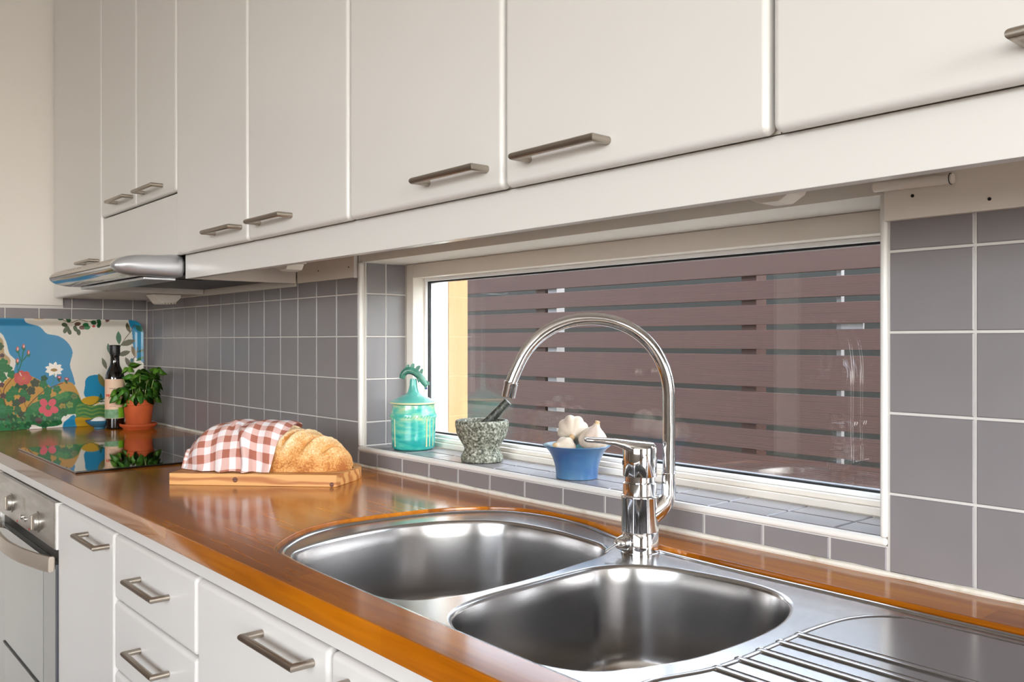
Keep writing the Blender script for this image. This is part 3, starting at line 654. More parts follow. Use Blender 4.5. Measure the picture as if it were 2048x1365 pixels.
kp = kd * .024 + Vector((0, 0, .0175))
kb = lathe_obj('valve_knob', [(.0125, 0), (.0125, .004), (.0110, .0048), (.0108, .009), (.0085, .016), (.0055, .020), (.003, .0215)], 'chrome', tp, 28, tuple(kp), axis=tuple(kd))
tube_obj('valve_lever', [kp + kd * .018, kp + kd * .030 + Vector((0, 0, -.004)), kp + kd * .040 + Vector((0, 0, -.008))], [.0022, .0018, .0022], 'chrome', tp, 10)

# ================================================================== HOB, OVEN, BASE CABINETS
hb = empty('ceramic_hob', (.89, -.28, .9001)); tag(hb, 'black glass hob set on the worktop beside the bread', 'hob')
box('glass', .612 - .89, 1.168 - .89, -.5395 + .28, -.036 + .28, 0, .0048, 'hob_glass', hb, .0012)
def base_unit(label, x0, x1, fronts, body=True):
    t = empty('base_cabinet', ((x0 + x1) / 2, -.3, .10)); P = t.location; tag(t, label, 'cabinet', 'base cabinets under the worktop')
    c = carcass(t, x0 + .001, x1 - .001, .10, .8375, -.5495, -.03); c.location = -P
    for nm, a, b_, z0, z1, hx, hz in fronts:
        d = door(t, a, b_, z0, z1, -.57, hx, hz, nm); d.location = -P
    return t
base_unit('white base cabinet with one door right of the oven', 1.1465, 1.5465, [('door', 1.1465, 1.5465, .14, .8365, (1.3755, 1.5225), .808)])
base_unit('white base cabinet with a stack of drawers', 1.5465, 1.9466, [('drawer', 1.5465, 1.9466, .7175, .8365, (1.689, 1.836), .7825), ('drawer', 1.5465, 1.9466, .588, .7145, (1.689, 1.836), .6605), ('drawer', 1.5465, 1.9466, .365, .585, (1.689, 1.836), .53), ('drawer', 1.5465, 1.9466, .14, .362, (1.689, 1.836), .31)])
sx_ = base_unit('white base cabinet with two doors under the sink bowls', 1.9466, 2.7466, [('door', 1.9466, 2.3468, .14, .8365, (2.167, 2.314), .812), ('door', 2.3468, 2.7466, .14, .8365, (2.386, 2.533), .812)])
for ch in list(sx_.children):        # the sink unit has no top or inner back: only its sides and floor
    if ch.name.startswith('carcass'):
        bm = bmesh.new(); bx(bm, 1.9476, 1.9636, -.5495, -.03, .10, .8375); bx(bm, 2.7296, 2.7456, -.5495, -.03, .10, .72); bx(bm, 1.9636, 2.7296, -.5495, -.03, .10, .116)
        bm.to_mesh(ch.data); bm.free()
base_unit('white base cabinet with two doors under the drainer', 2.7466, 3.5466, [('door', 2.7466, 3.1466, .14, .8365, (2.967, 3.114), .812), ('door', 3.1466, 3.5466, .14, .8365, (3.186, 3.333), .812)])
base_unit('white base cabinet in the corner left of the oven', .0130, .5480, [('door', .0140, .5480, .14, .8365, (.36, .507), .808)])
tag(box('plinth', .0130, 3.5466, -.52, -.502, .0005, .0995, 'lacquer', bev=.001), 'white plinth board along the floor under the cabinets', 'plinth')
ov = empty('built_in_oven', (.8475, -.3, .10)); tag(ov, 'stainless steel built-in oven under the hob', 'oven'); OP = ov.location
def opart(o): o.location = o.location - OP; return o
opart(box('casing', .5495, 1.1445, -.548, -.03, .10, .8370, 'dark_metal', ov))
cp = opart(box('control_panel', .5510, 1.1395, -.5745, -.5485, .7330, .8365, 'oven_steel', ov, .002))
opart(box('side_trim', 1.1400, 1.1448, -.5725, -.5485, .7330, .8365, 'trim_white', ov, .0015))
def child_of(o, p): o.parent = p; return o
for x_, z_ in ((.7052, .7760), (.9867, .7710)):
    k_ = lathe_obj('knob', [(.0245, 0), (.0245, .002), (.0205, .003), (.0195, .009), (.0175, .011), (.010, .0105)], 'oven_steel', ov, 36, (x_, -.5745, z_), axis=(0, -1, 0)); opart(k_)
    k2 = box('grip', x_ - .0035, x_ + .0035, -.5900, -.5845, z_ - .017, z_ + .017, 'nickel', k_, .0015)
opart(box('display', .8370, .8640, -.5752, -.5744, .7800, .8080, 'nickel', ov))
for x_ in (.8235, .8609):
    b_o = lathe_obj('button', [(.0065, 0), (.0065, .003), (.004, .0036)], 'chrome', ov, 20, (x_, -.5745, .7575), axis=(0, -1, 0)); opart(b_o)
for x_, z_ in ((.774, .7405), (.9024, .7400)):
    lo = lathe_obj('indicator', [(.0028, 0), (.0028, .0009)], 'oven_led', ov, 12, (x_, -.5745, z_), axis=(0, -1, 0)); opart(lo)
dr = opart(box('oven_door', .5510, 1.1445, -.5735, -.5485, .215, .7010, 'oven_glass', ov, .002))
opart(box('door_gap', .5520, 1.1435, -.5600, -.5485, .7015, .7325, 'black', ov))
opart(box('door_window', .62, 1.035, -.5742, -.5734, .30, .665, 'oven_pane', ov))
opart(box('lower_ledge', .62, 1.03, -.5770, -.5743, .395, .401, 'black', ov, .001))
# bowed handle
bm = bmesh.new(); k = 32; rr = []
for i in range(k + 1):
    t = i / k; x = .556 + (1.1425 - .556) * t; bow = .034 * math.sin(PI * t) ** .8
    y = -.5765 - .008 - bow; zc = .703 - .006 * math.sin(PI * t)
    rr.append([bm.verts.new(p) for p in ((x, y, zc + .017), (x, y - .003, zc + .012), (x, y - .0035, zc - .014), (x, y - .001, zc - .017), (x, y + .007, zc - .015), (x, y + .008, zc + .016))])
for a, b_ in zip(rr[:-1], rr[1:]):
    for j in range(6): bm.faces.new((a[j], a[(j + 1) % 6], b_[(j + 1) % 6], b_[j]))
bm.faces.new(rr[0]); bm.faces.new(rr[-1]); bmesh.ops.recalc_face_normals(bm, faces=bm.faces)
opart(obj('oven_handle', bm, 'oven_handle', ov, smooth=True))
for xx in (.566, 1.1325): opart(box('handle_post', xx - .009, xx + .009, -.5830, -.5737, .690, .718, 'oven_handle', ov, .002))

# ================================================================== TRAY
def build_tray():
    y0, y1, z0, z1 = -.580, -.0255, .9006, 1.2662
    cy, cz, hy, hz, R = (y0 + y1) / 2, (z0 + z1) / 2, (y1 - y0) / 2, (z1 - z0) / 2, .045
    nr, rimw, rimh = 9, .026, .017
    NY, NZ = 440, 290
    # square-to-rounded grid: rows in the rounded rectangle, clipped by signed distance
    ys = np.linspace(y0, y1, NY); zs = np.linspace(z0, z1, NZ)
    Yg, Zg = np.meshgrid(ys, zs, indexing='ij')
    # pull the corner vertices onto the rounded outline
    qx = np.abs(Yg - cy) - (hy - R); qz = np.abs(Zg - cz) - (hz - R)
    corner = (qx > 0) & (qz > 0)
    dx, dz = qx / R, qz / R
    mx_ = np.maximum(dx, dz); ln = np.sqrt(dx ** 2 + dz ** 2) + 1e-9
    fac = np.where(corner, mx_ / ln, 1.0)
    Yn = np.where(corner, cy + np.sign(Yg - cy) * (hy - R + qx * fac), Yg); Zn = np.where(corner, cz + np.sign(Zg - cz) * (hz - R + qz * fac), Zg)
    qx2 = np.maximum(np.abs(Yn - cy) - (hy - R), 0); qz2 = np.maximum(np.abs(Zn - cz) - (hz - R), 0)
    sd = np.where((qx2 > 0) & (qz2 > 0), R - np.sqrt(qx2 ** 2 + qz2 ** 2), np.minimum(hy - np.abs(Yn - cy), hz - np.abs(Zn - cz)))
    t = np.clip((rimw - sd) / rimw, 0, 1); h = rimh * (t * t * (3 - 2 * t)); h = np.where(sd < .004, h + 0 * h, h)
    Xn = .0105 + h
    front = np.stack([Xn, Yn, Zn], -1).reshape(-1, 3); bk = np.stack([Xn - .0035, Yn, Zn], -1).reshape(-1, 3)
    idx = np.arange(NY * NZ).reshape(NY, NZ)
    a, b_, c, d = idx[:-1, :-1], idx[1:, :-1], idx[1:, 1:], idx[:-1, 1:]
    f1 = np.stack([a, b_, c, d], -1).reshape(-1, 4)
    # coarse back sheet
    st = 10; iy = list(range(0, NY, st)) + ([NY - 1] if (NY - 1) % st else []); iz = list(range(0, NZ, st)) + ([NZ - 1] if (NZ - 1) % st else [])
    off = NY * NZ; bi = -np.ones((NY, NZ), int); bv = []
    border = [(i, 0) for i in range(NY)] + [(NY - 1, j) for j in range(1, NZ)] + [(i, NZ - 1) for i in range(NY - 2, -1, -1)] + [(0, j) for j in range(NZ - 2, 0, -1)]
    V = list(map(tuple, front)); Bk = bk.reshape(NY, NZ, 3)
    F = f1.tolist()
    cm = {}
    for i in iy:
        for j in iz: cm[(i, j)] = len(V); V.append(tuple(Bk[i, j]))
    for i0, i1 in zip(iy[:-1], iy[1:]):
        for j0, j1 in zip(iz[:-1], iz[1:]): F.append((cm[(i0, j0)], cm[(i0, j1)], cm[(i1, j1)], cm[(i1, j0)]))
    ring = [ (i, j) for (i, j) in border ]
    br_ = []
    for (i, j) in ring: br_.append(len(V)); V.append(tuple(Bk[i, j]))
    for k in range(len(ring)):
        k2 = (k + 1) % len(ring); F.append((int(idx[ring[k]]), br_[k], br_[k2], int(idx[ring[k2]])))
    me = bpy.data.meshes.new('serving_tray'); me.from_pydata(V, [], F); me.materials.append(MATS['tray_print'])
    # ---------------- the print
    Yf, Zf = Yn.reshape(-1), Zn.reshape(-1)
    # print coordinates: x grows along the tray, y downwards
    aa, bb = .001416, 5.3e-7
    U = (-aa + np.sqrt(np.maximum(aa * aa + 4 * bb * (Yf + .4741), 1e-12))) / (2 * bb)
    sc_ = 616 - .2 * U; Vp = 682.5 + (1.1919 - Zf) * sc_
    px = U * 5.458; py = (Vp - 620) * 5.458
    C = np.zeros((len(V), 4)); C[:, 3] = 1
    n_ = len(px); rgbv = np.tile(np.array(rgb(214, 208, 196)[:3]), (n_, 1))
    def paint(mask, c): rgbv[mask] = rgb(*c)[:3]
    def poly(pts, c, smooth=True):
        P = catmull(pts, 5) if smooth else np.array(pts, float)
        lo, hi = P.min(0), P.max(0); sel = np.where((px >= lo[0]) & (px <= hi[0]) & (py >= lo[1]) & (py <= hi[1]))[0]
        if not len(sel): return
        x, y = px[sel], py[sel]; ins = np.zeros(len(sel), bool); j = len(P) - 1
        for i in range(len(P)):
            xi, yi, xj, yj = P[i][0], P[i][1], P[j][0], P[j][1]
            if yi != yj:
                cnd = ((yi > y) != (yj > y)) & (x < (xj - xi) * (y - yi) / (yj - yi) + xi); ins ^= cnd
            j = i
        paint(sel[ins], c)
    def ell(x, y, a, b_, ang, c):
        t = math.radians(ang); dx, dy = px - x, py - y; u = dx * math.cos(t) + dy * math.sin(t); v = -dx * math.sin(t) + dy * math.cos(t)
        paint((u / a) ** 2 + (v / b_) ** 2 < 1, c)
    def leaf(x, y, ln_, wd, ang, c):
        t = math.radians(ang); dx, dy = px - x, py - y; u = (dx * math.cos(t) + dy * math.sin(t)) / (ln_ / 2); v = (-dx * math.sin(t) + dy * math.cos(t)) / (wd / 2)
        paint((np.abs(u) < 1) & (np.abs(v) < (1 - u * u)), c)
    def line(pts, w_, c):
        P = catmull(pts, 6, False)
        for p, q_ in zip(P[:-1], P[1:]):
            d = q_ - p; L = np.dot(d, d) + 1e-9; t = np.clip(((px - p[0]) * d[0] + (py - p[1]) * d[1]) / L, 0, 1)
            paint((px - p[0] - t * d[0]) ** 2 + (py - p[1] - t * d[1]) ** 2 < (w_ / 2) ** 2, c)
    BLUE, SKY, WHT, OCH, GRN, DGR, MAR, BRN = (52, 130, 172), (30, 128, 168), (222, 216, 206), (184, 138, 66), (40, 108, 62), (28, 78, 48), (86, 62, 62), (96, 66, 40)
    rr_ = random.Random(3)
    poly([(-400, 40), (0, 40), (235, 60), (262, 110), (300, 145), (440, 185), (520, 260), (640, 285), (740, 350), (800, 460), (772, 600), (800, 700), (818, 770), (810, 830), (600, 900), (300, 860), (160, 720), (180, 560), (110, 480), (70, 340), (0, 245), (-200, 200)], BLUE)
    poly([(-500, 250), (-100, 260), (10, 300), (45, 360), (55, 470), (105, 520), (122, 560), (100, 610), (0, 640), (-500, 640)], (170, 146, 106))
    poly([(60, 780), (180, 700), (330, 720), (430, 765), (520, 810), (600, 870), (640, 810), (720, 785), (795, 800), (840, 860), (880, 950), (900, 1060), (700, 1160), (0, 1280), (-400, 1280), (-400, 860), (0, 830)], OCH)
    poly([(-400, 960), (0, 960), (70, 1030), (130, 1120), (240, 1180), (320, 1060), (420, 1000), (560, 960), (640, 930), (740, 892), (850, 920), (905, 1010), (1000, 1050), (1180, 1040), (1300, 1040), (1300, 1290), (800, 1340), (-400, 1380)], GRN)
    poly([(935, 830), (945, 760), (990, 722), (1090, 712), (1140, 760), (1200, 800), (1330, 820), (1330, 960), (960, 965)], SKY)
    poly([(900, 985), (960, 952), (1060, 945), (1105, 970), (1085, 1020), (1000, 1042), (920, 1022)], (186, 146, 40))
    poly([(835, 1080), (880, 1020), (1000, 1050), (1160, 1040), (1160, 1190), (900, 1190), (835, 1150)], (78, 128, 72))
    for k in range(7):
        y = 1050 + k * 21; line([(845 + 6 * k, y), (930, y - 12), (1010, y + 10), (1090, y - 12), (1170, y)], 6, (38, 98, 62) if k % 2 else (150, 150, 70))
    line([(930, 1035), (1010, 1045), (1080, 1000), (1150, 960)], 9, (70, 90, 40))
    for k in range(5): leaf(1108, 930 + 18 * k, 30 + 16 * k, 16, 90 if k == 0 else 0, DGR)
    poly([(305, 1310), (325, 1268), (370, 1255), (450, 1278), (590, 1270), (675, 1243), (680, 1190), (725, 1150), (800, 1143), (835, 1155), (800, 1300), (600, 1330)], WHT)
    poly([(680, 1300), (690, 1245), (740, 1200), (822, 1150), (850, 1290), (760, 1310)], SKY)
    poly([(830, 1185), (930, 1180), (1010, 1200), (1040, 1290), (850, 1290)], (182, 140, 34))
    # branches
    line([(150, 1290), (90, 1120), (50, 960), (60, 850), (170, 720)], 9, BRN); line([(50, 960), (10, 880), (0, 840)], 7, BRN)
    line([(280, 1200), (300, 1080), (400, 960), (520, 870), (690, 800)], 9, BRN); line([(300, 1080), (270, 1010)], 6, BRN)
    line([(90, 760), (55, 690), (40, 600)], 6, BRN)
    line([(640, 1030), (730, 1005), (820, 960)], 7, (70, 60, 44))
    # leaves in trefoils
    def tre(x, y, s, c, rot=0):
        for a_ in (0, 72, 144, 216, 288): ell(x + s * .60 * math.cos(math.radians(a_ + rot)), y + s * .54 * math.sin(math.radians(a_ + rot)), s * .58, s * .50, a_ + rot, c)
        ell(x, y, s * .4, s * .35, 0, c); line([(x - s * .6, y), (x + s * .6, y)], 3, (66, 134, 84) if c == GRN else (50, 70, 50))
    for x, y, s, c in ((40, 580, 48, GRN), (15, 660, 46, GRN), (95, 645, 44, GRN), (30, 740, 46, GRN), (130, 705, 42, GRN), (160, 890, 52, GRN), (110, 950, 54, GRN), (265, 915, 46, GRN), (300, 960, 40, GRN), (390, 800, 46, (66, 74, 56)), (345, 885, 46, (66, 74, 56)), (185, 1020, 44, (60, 82, 62)), (250, 985, 38, MAR), (490, 750, 34, DGR), (480, 815, 42, GRN), (530, 880, 42, GRN), (630, 870, 40, GRN), (520, 935, 40, GRN), (455, 960, 36, GRN), (210, 830, 36, DGR), (275, 840, 34, DGR), (110, 1090, 44, GRN), (200, 1100, 42, (58, 96, 64)), (60, 1180, 46, (34, 96, 60)), (30, 1080, 44, (52, 120, 80)), (150, 1180, 40, DGR), (250, 1150, 40, (58, 72, 56)), (330, 1140, 44, GRN), (390, 1060, 44, (60, 118, 70)), (380, 1190, 40, DGR), (60, 1260, 44, (44, 118, 72)), (180, 1250, 44, (34, 90, 56)), (430, 1210, 34, MAR), (650, 950, 36, (70, 130, 70)), (720, 930, 36, (66, 128, 70)), (820, 945, 34, (100, 116, 70)), (690, 1055, 32, (150, 130, 60)), (770, 1040, 34, (120, 140, 70)), (600, 1190, 44, (30, 92, 56)), (700, 1120, 44, (34, 96, 56)), (520, 1220, 40, (30, 92, 56)), (480, 1270, 30, DGR), (300, 1260, 36, DGR), (30, 500, 24, MAR), (5, 400, 40, (70, 90, 60)), (25, 820, 28, MAR), (40, 940, 30, MAR)):
        tre(x, y, s, c, rr_.uniform(-40, 40))
    for _ in range(60): ell(rr_.uniform(-380, 640), rr_.uniform(1130, 1300), rr_.uniform(10, 22), rr_.uniform(8, 14), rr_.uniform(0, 180), rr_.choice([(24, 84, 50), (64, 126, 80), (88, 130, 76), (60, 60, 50)]))
    # flowers
    for k in range(7): ell(255 + 58 * math.cos(k * .9), 745 + 40 * math.sin(k * .9), 44, 38, k * 50, (186, 84, 78))
    ell(255, 750, 60, 40, 0, (192, 92, 84)); line([(225, 690), (240, 722)], 8, WHT); ell(265, 752, 14, 10, 0, (190, 130, 60))
    for x, y, a_ in ((485, 1015, 40), (578, 1015, -40), (475, 1090, -20), (600, 1092, 20), (532, 1130, 0)): ell(x, y, 46, 38, a_, (206, 84, 98))
    ell(532, 1072, 24, 20, 0, (60, 110, 60))
    for k in range(9):
        a_ = k * 2 * PI / 9; leaf(598 + 52 * math.cos(a_), 652 + 38 * math.sin(a_), 96, 48, math.degrees(math.atan2(.75 * math.sin(a_), math.cos(a_))), (238, 232, 222))
    ell(598, 658, 38, 17, 0, (150, 118, 60)); line([(600, 700), (598, 760), (572, 820)], 9, (60, 128, 110))
    GST = (26, 108, 84)
    line([(200, 690), (240, 580), (265, 430)], 13, GST); line([(235, 580), (320, 480)], 12, GST); line([(235, 560), (200, 440)], 12, GST); line([(200, 660), (190, 560)], 8, GST)
    for x, y in ((198, 432), (265, 404), (318, 470), (198, 560)):
        leaf(x, y + 12, 74, 42, 78, GST); ell(x, y - 6, 16, 26, 0, (176, 92, 84)); ell(x + 4, y - 4, 6, 16, 0, (232, 190, 180))
    for x, y in ((655, 742), (735, 760)): ell(x, y, 26, 22, 20, (150, 60, 70)); ell(x, y - 6, 12, 9, 0, (230, 180, 180)); leaf(x - 6, y + 26, 56, 26, 60, DGR)
    # hanging sprig at the top
    line([(640, 92), (760, 140), (860, 110), (960, 130), (1080, 110)], 7, BRN)
    ell(420, 92, 68, 14, 0, (178, 140, 90))
    for x, y, a_, c in ((710, 165, 20, (70, 84, 58)), (745, 205, 60, (66, 80, 54)), (720, 225, 110, (72, 86, 60)), (765, 240, 70, (66, 80, 54)), (850, 155, 0, (96, 70, 60)), (830, 205, 70, (70, 84, 58)), (865, 245, 80, (66, 80, 54)), (940, 165, 10, GRN), (905, 195, 0, (96, 60, 56)), (960, 195, -10, GRN), (1020, 140, 20, DGR), (1075, 130, 60, DGR), (1085, 165, 90, DGR), (655, 95, 0, DGR), (740, 110, 40, DGR)): ell(x, y, 34, 22, a_, c)
    ell(1030, 180, 16, 13, 0, (190, 70, 70))
    for k in range(5): leaf(1165, 112, 66, 14, k * 72, (100, 60, 56))
    # right side: blue curve and olive leaves
    cv = lambda L: [(1.279 * x, 1.279 * y - 218) for x, y in L]
    poly(cv([(1088, 230), (1150, 230), (1260, 240), (1260, 420), (1250, 640), (1195, 600), (1150, 560), (1140, 420), (1125, 330), (1095, 275)]), SKY)
    line(cv([(1110, 640), (1165, 560), (1180, 490)]), 8, BRN); line(cv([(1030, 490), (1080, 410), (1120, 360), (1150, 300)]), 8, BRN)
    for x, y, ln_, wd, a_, c in ((1020, 410, 115, 46, 86, (40, 96, 66)), (1098, 452, 140, 50, -18, (92, 92, 70)), (1068, 543, 110, 44, -18, (84, 84, 62)), (897, 630, 110, 36, 68, (92, 96, 76)), (872, 775, 130, 48, 66, (120, 112, 64)), (934, 500, 90, 30, 82, (60, 92, 72)), (1100, 325, 100, 34, 66, (92, 84, 54)), (1150, 530, 110, 36, 70, (112, 96, 66)), (1100, 620, 100, 40, 62, (92, 84, 70)), (1190, 330, 90, 40, 40, (40, 96, 80)), (1195, 590, 70, 24, -30, GRN), (1205, 520, 60, 22, -20, (40, 90, 70))):
        x, y = cv([(x, y)])[0]; leaf(x, y, ln_ * 1.279, wd * 1.279, a_, c)
    ell(1450, 553, 20, 22, 0, (46, 96, 104))
    C[:n_, :3] = rgbv; C[n_:, :3] = rgb(120, 96, 70)[:3]
    at_ = me.color_attributes.new('print', 'FLOAT_COLOR', 'POINT'); at_.data.foreach_set('color', C.reshape(-1).astype(np.float32))
    me.polygons.foreach_set('use_smooth', [True] * len(me.polygons))
    o = bpy.data.objects.new('serving_tray', me); COL.objects.link(o)
    tag(o, 'rounded tray with blue, white and green flower print leaning on tiles', 'tray')
build_tray()

# ================================================================== THINGS IN THE CORNER
def inner_prof(outer, t):      # adds an inner wall to an open vessel profile
    return outer + [(max(r - t, .001), z) for r, z in reversed(outer)]
sd_ = (.236, -.1099, .9001)
sc_o = lathe_obj('pot_saucer', [(.046, 0), (.048, .003), (.051, .006), (.0565, .0105), (.0585, .014), (.0585, .018), (.0555, .019), (.052, .0150), (.047, .0095), (.004, .009)], 'terracotta', None, 56, (0, 0, 0))
sc_o.location = sd_; tag(sc_o, 'round terracotta saucer under the basil pot', 'saucer')
bp_ = empty('potted_basil', (sd_[0], sd_[1], sd_[2] + .0092)); tag(bp_, 'green basil plant in a terracotta pot in the corner', 'potted plant')
lathe_obj('pot', [(.0370, 0), (.0385, .002), (.0455, .070), (.0455, .0705), (.0485, .0715), (.0492, .087), (.0478, .0885), (.0445, .0885), (.0430, .072)], 'terracotta', bp_, 56, cap1=False)
lathe_obj('soil', [(.0432, .066), (.0432, .073), (.03, .0755), (.002, .0765)], 'soil', bp_, 32)
def leaf_mesh(name, L, W, m, cup, droop):
    bm = bmesh.new(); nu, nv = 7, 4; g = []
    for i in range(nu + 1):
        u = i / nu; wd = W * (math.sin(PI * min(u * 1.02, 1)) ** .75) * (1 - .25 * u) + .0004; row = []
        for j in range(-nv, nv + 1):
            v = j / nv; row.append(bm.verts.new((u * L, v * wd, cup * (v * v - .35) * wd * 1.6 - droop * u * u * L + .004 * math.sin(u * 5) * (1 - abs(v)))))
        g.append(row)
    for i in range(nu):
        for j in range(2 * nv): bm.faces.new((g[i][j], g[i + 1][j], g[i + 1][j + 1], g[i][j + 1]))
    bmesh.ops.solidify(bm, geom=list(bm.faces), thickness=.0005)
    me = bpy.data.meshes.new(name); bm.to_mesh(me); bm.free(); me.materials.append(MATS[m]); me.polygons.foreach_set('use_smooth', [True] * len(me.polygons)); return me
LM = [leaf_mesh('leaf', .044, .0185, 'leaf', -.55, .45), leaf_mesh('leaf', .036, .0160, 'leaf_light', -.6, .3), leaf_mesh('leaf', .038, .0170, 'leaf', -.4, .6), leaf_mesh('leaf', .030, .0135, 'leaf_light', -.7, .5)]
rb = random.Random(11)
tips = []
for k in range(17):
    a = k * 2.399; r0 = .036 * math.sqrt((k + .5) / 17); r1 = r0 * 1.5 + .012; h = rb.uniform(.135, .205) - .55 * max(0, r1 - .03)
    p0 = Vector((r0 * math.cos(a), r0 * math.sin(a), .074)); p2 = Vector((r1 * math.cos(a), r1 * math.sin(a), h)); p1 = p0.lerp(p2, .5) + Vector((0, 0, .01))
    tube_obj('stem', [p0, p1, p2], [.0014, .0012, .0010], 'stem', bp_, 6); tips.append((p2, a))
def put_leaf(p, yaw, pitch, roll, s, mi):
    tipv = Vector((.04 * s * math.cos(yaw) * math.cos(pitch), .04 * s * math.sin(yaw) * math.cos(pitch), 0))
    bq = Vector((.185 - sd_[0], -.1695 - sd_[1]))
    if min((Vector((p.x, p.y)) + Vector((tipv.x, tipv.y)) * f - bq).length for f in (0, .35, .7, 1)) < .038: return
    o = bpy.data.objects.new('leaf', LM[mi]); COL.objects.link(o); o.parent = bp_; o.location = p; o.rotation_euler = (roll, pitch, yaw); o.scale = (s, s, s)
for (p, a) in tips:
    for j in range(4):
        put_leaf(p + Vector((0, 0, rb.uniform(-.006, .006))), a + j * PI / 2 + rb.uniform(-.4, .4), rb.uniform(-.55, .5), rb.uniform(-.4, .4), rb.uniform(.75, 1.1), rb.randrange(4))
    q_ = p * .8 + Vector((0, 0, .02)); q_.z = p.z - rb.uniform(.022, .055)
    put_leaf(q_, a + rb.uniform(-.9, .9), rb.uniform(.0, .9), rb.uniform(-.5, .5), rb.uniform(.65, .95), rb.randrange(4))
    for _k in range(2): put_leaf(Vector((p.x * .9, p.y * .9, rb.uniform(.098, .13))), a + rb.uniform(-.8, .8), rb.uniform(.2, .9), rb.uniform(-.5, .5), rb.uniform(.7, 1.0), rb.randrange(4))
    q2 = q_ + Vector((0, 0, .012)); put_leaf(q2, a + PI / 2 + rb.uniform(-.9, .9), rb.uniform(-.1, .6), rb.uniform(-.5, .5), rb.uniform(.65, .9), rb.randrange(4))
# ---- oil bottle
bo = empty('oil_bottle', (.185, -.1695, .9001), 0); tag(bo, 'dark glass oil bottle with a pinkish label behind the basil', 'bottle')
lathe_obj('glass', [(.026, 0), (.0295, .003), (.0300, .006), (.0300, .165), (.0285, .180), (.022, .197), (.0160, .210), (.0142, .222), (.0138, .240), (.0150, .243), (.0150, .247)], 'bottle_glass', bo, 40)
lathe_obj('cap', [(.0158, .2472), (.0163, .249), (.0163, .276), (.0155, .2785), (.004, .279)], 'black', bo, 32)
vdir = math.atan2(-1.0649 + .1695, 3.2404 - .185)
def wrap(name, r, a0, a1, z0, z1, m, parent, k=40, t=.0004):
    bm = bmesh.new(); rows = []
    for i in range(k + 1):
        a = vdir + a0 + (a1 - a0) * i / k; c, s = math.cos(a), math.sin(a)
        rows.append([bm.verts.new((r * c, r * s, z0)), bm.verts.new((r * c, r * s, z1)), bm.verts.new(((r + t) * c, (r + t) * s, z1)), bm.verts.new(((r + t) * c, (r + t) * s, z0))])
    for a, b_ in zip(rows[:-1], rows[1:]):
        for j in range(4): bm.faces.new((a[j], a[(j + 1) % 4], b_[(j + 1) % 4], b_[j]))
    bm.faces.new(rows[0]); bm.faces.new(rows[-1]); bmesh.ops.recalc_face_normals(bm, faces=bm.faces)
    return obj(name, bm, m, parent, smooth=True)
lb = wrap('label', .0301, -1.9, 1.9, .036, .166, 'label_paper', bo)
wrap('printed_leaves', .0306, -1.7, .35, .037, .066, 'label_green', lb, t=.0002)
wrap('printed_leaf', .0307, .35, 1.1, .038, .072, 'label_leaf', lb, t=.0002)
for i in range(8): wrap('printed_letter', .0306, -.98 + i * .24, -.98 + i * .24 + .17, .1085, .1165, 'label_red', lb, 3, .0002)
wrap('printed_mark', .0306, -.25, .25, .099, .103, 'label_ink', lb, 6, .0002)
for i, (a0, a1) in enumerate(((-.5, .25), (-.42, .3), (-.55, .1))): wrap('printed_line', .0306, a0, a1, .086 - i * .0055, .0872 - i * .0055, 'label_ink', lb, 6, .0002)
wrap('printed_line', .0306, -.6, .2, .1345, .136, 'label_ink', lb, 6, .0002)
# ---- salt dish
sl = lathe_obj('salt_dish', [(.0165, 0), (.0175, .001), (.0165, .005), (.024, .0085), (.0345, .0155), (.0420, .0245), (.0432, .0285), (.0422, .0288), (.039, .0235), (.030, .0165), (.015, .0110), (.002, .0105)], 'dish_blue', None, 48)
sl.location = (.1490, -.2075, .9001); tag(sl, 'small blue footed dish holding salt by the tray', 'dish')
bm = bmesh.new(); rs = random.Random(5); rings = []
for (r, z) in ((.0335, .0200), (.030, .0245), (.024, .0295), (.017, .0345), (.010, .0380), (.004, .0395)):
    rings.append([bm.verts.new(((r + rs.uniform(-.001, .001)) * math.cos(2 * PI * i / 28), (r + rs.uniform(-.001, .001)) * math.sin(2 * PI * i / 28), z + rs.uniform(-.0007, .0007))) for i in range(28)])
for a, b_ in zip(rings[:-1], rings[1:]):
    for i in range(28): bm.faces.new((a[i], a[(i + 1) % 28], b_[(i + 1) % 28], b_[i]))
bm.faces.new(list(reversed(rings[0]))); bm.faces.new(rings[-1])
so = obj('salt', bm, 'salt', None, smooth=True); so.location = sl.location; tag(so, 'heap of white salt in the small blue dish', 'salt', kind='stuff')

# ================================================================== BREAD ON THE BOARD
A_ = Vector((.7165, .6976, 0)); N_ = Vector((.6976, -.7165, 0))        # along the board, and towards the room
FL = Vector((1.4490, -.4355, 0))
ang = math.atan2(A_.y, A_.x)
cb = empty('cutting_board', (FL.x, FL.y, .9001), ang); tag(cb, 'thick pine cutting board with a knot under the bread', 'cutting board')
# local frame: x along the front, y away from the room
poly_b = [(0, 0), (.346, 0), (.358, .058), (.366, .100), (.362, .135), (.348, .165), (.320, .188), (.28, .197), (0, .197)]
prism_obj('plank', poly_b, 'z', 0, .0238, 'pine', cb, .0012)
for x_, z_, r1 in ((.138, .012, .0055), (.337, .005, .0045)):
    lathe_obj('knot', [(r1, 0), (r1 * .9, .0006), (r1 * .3, .0007)], 'pine_knot', cb, 20, (x_, -.0001, z_), axis=(0, -1, 0))
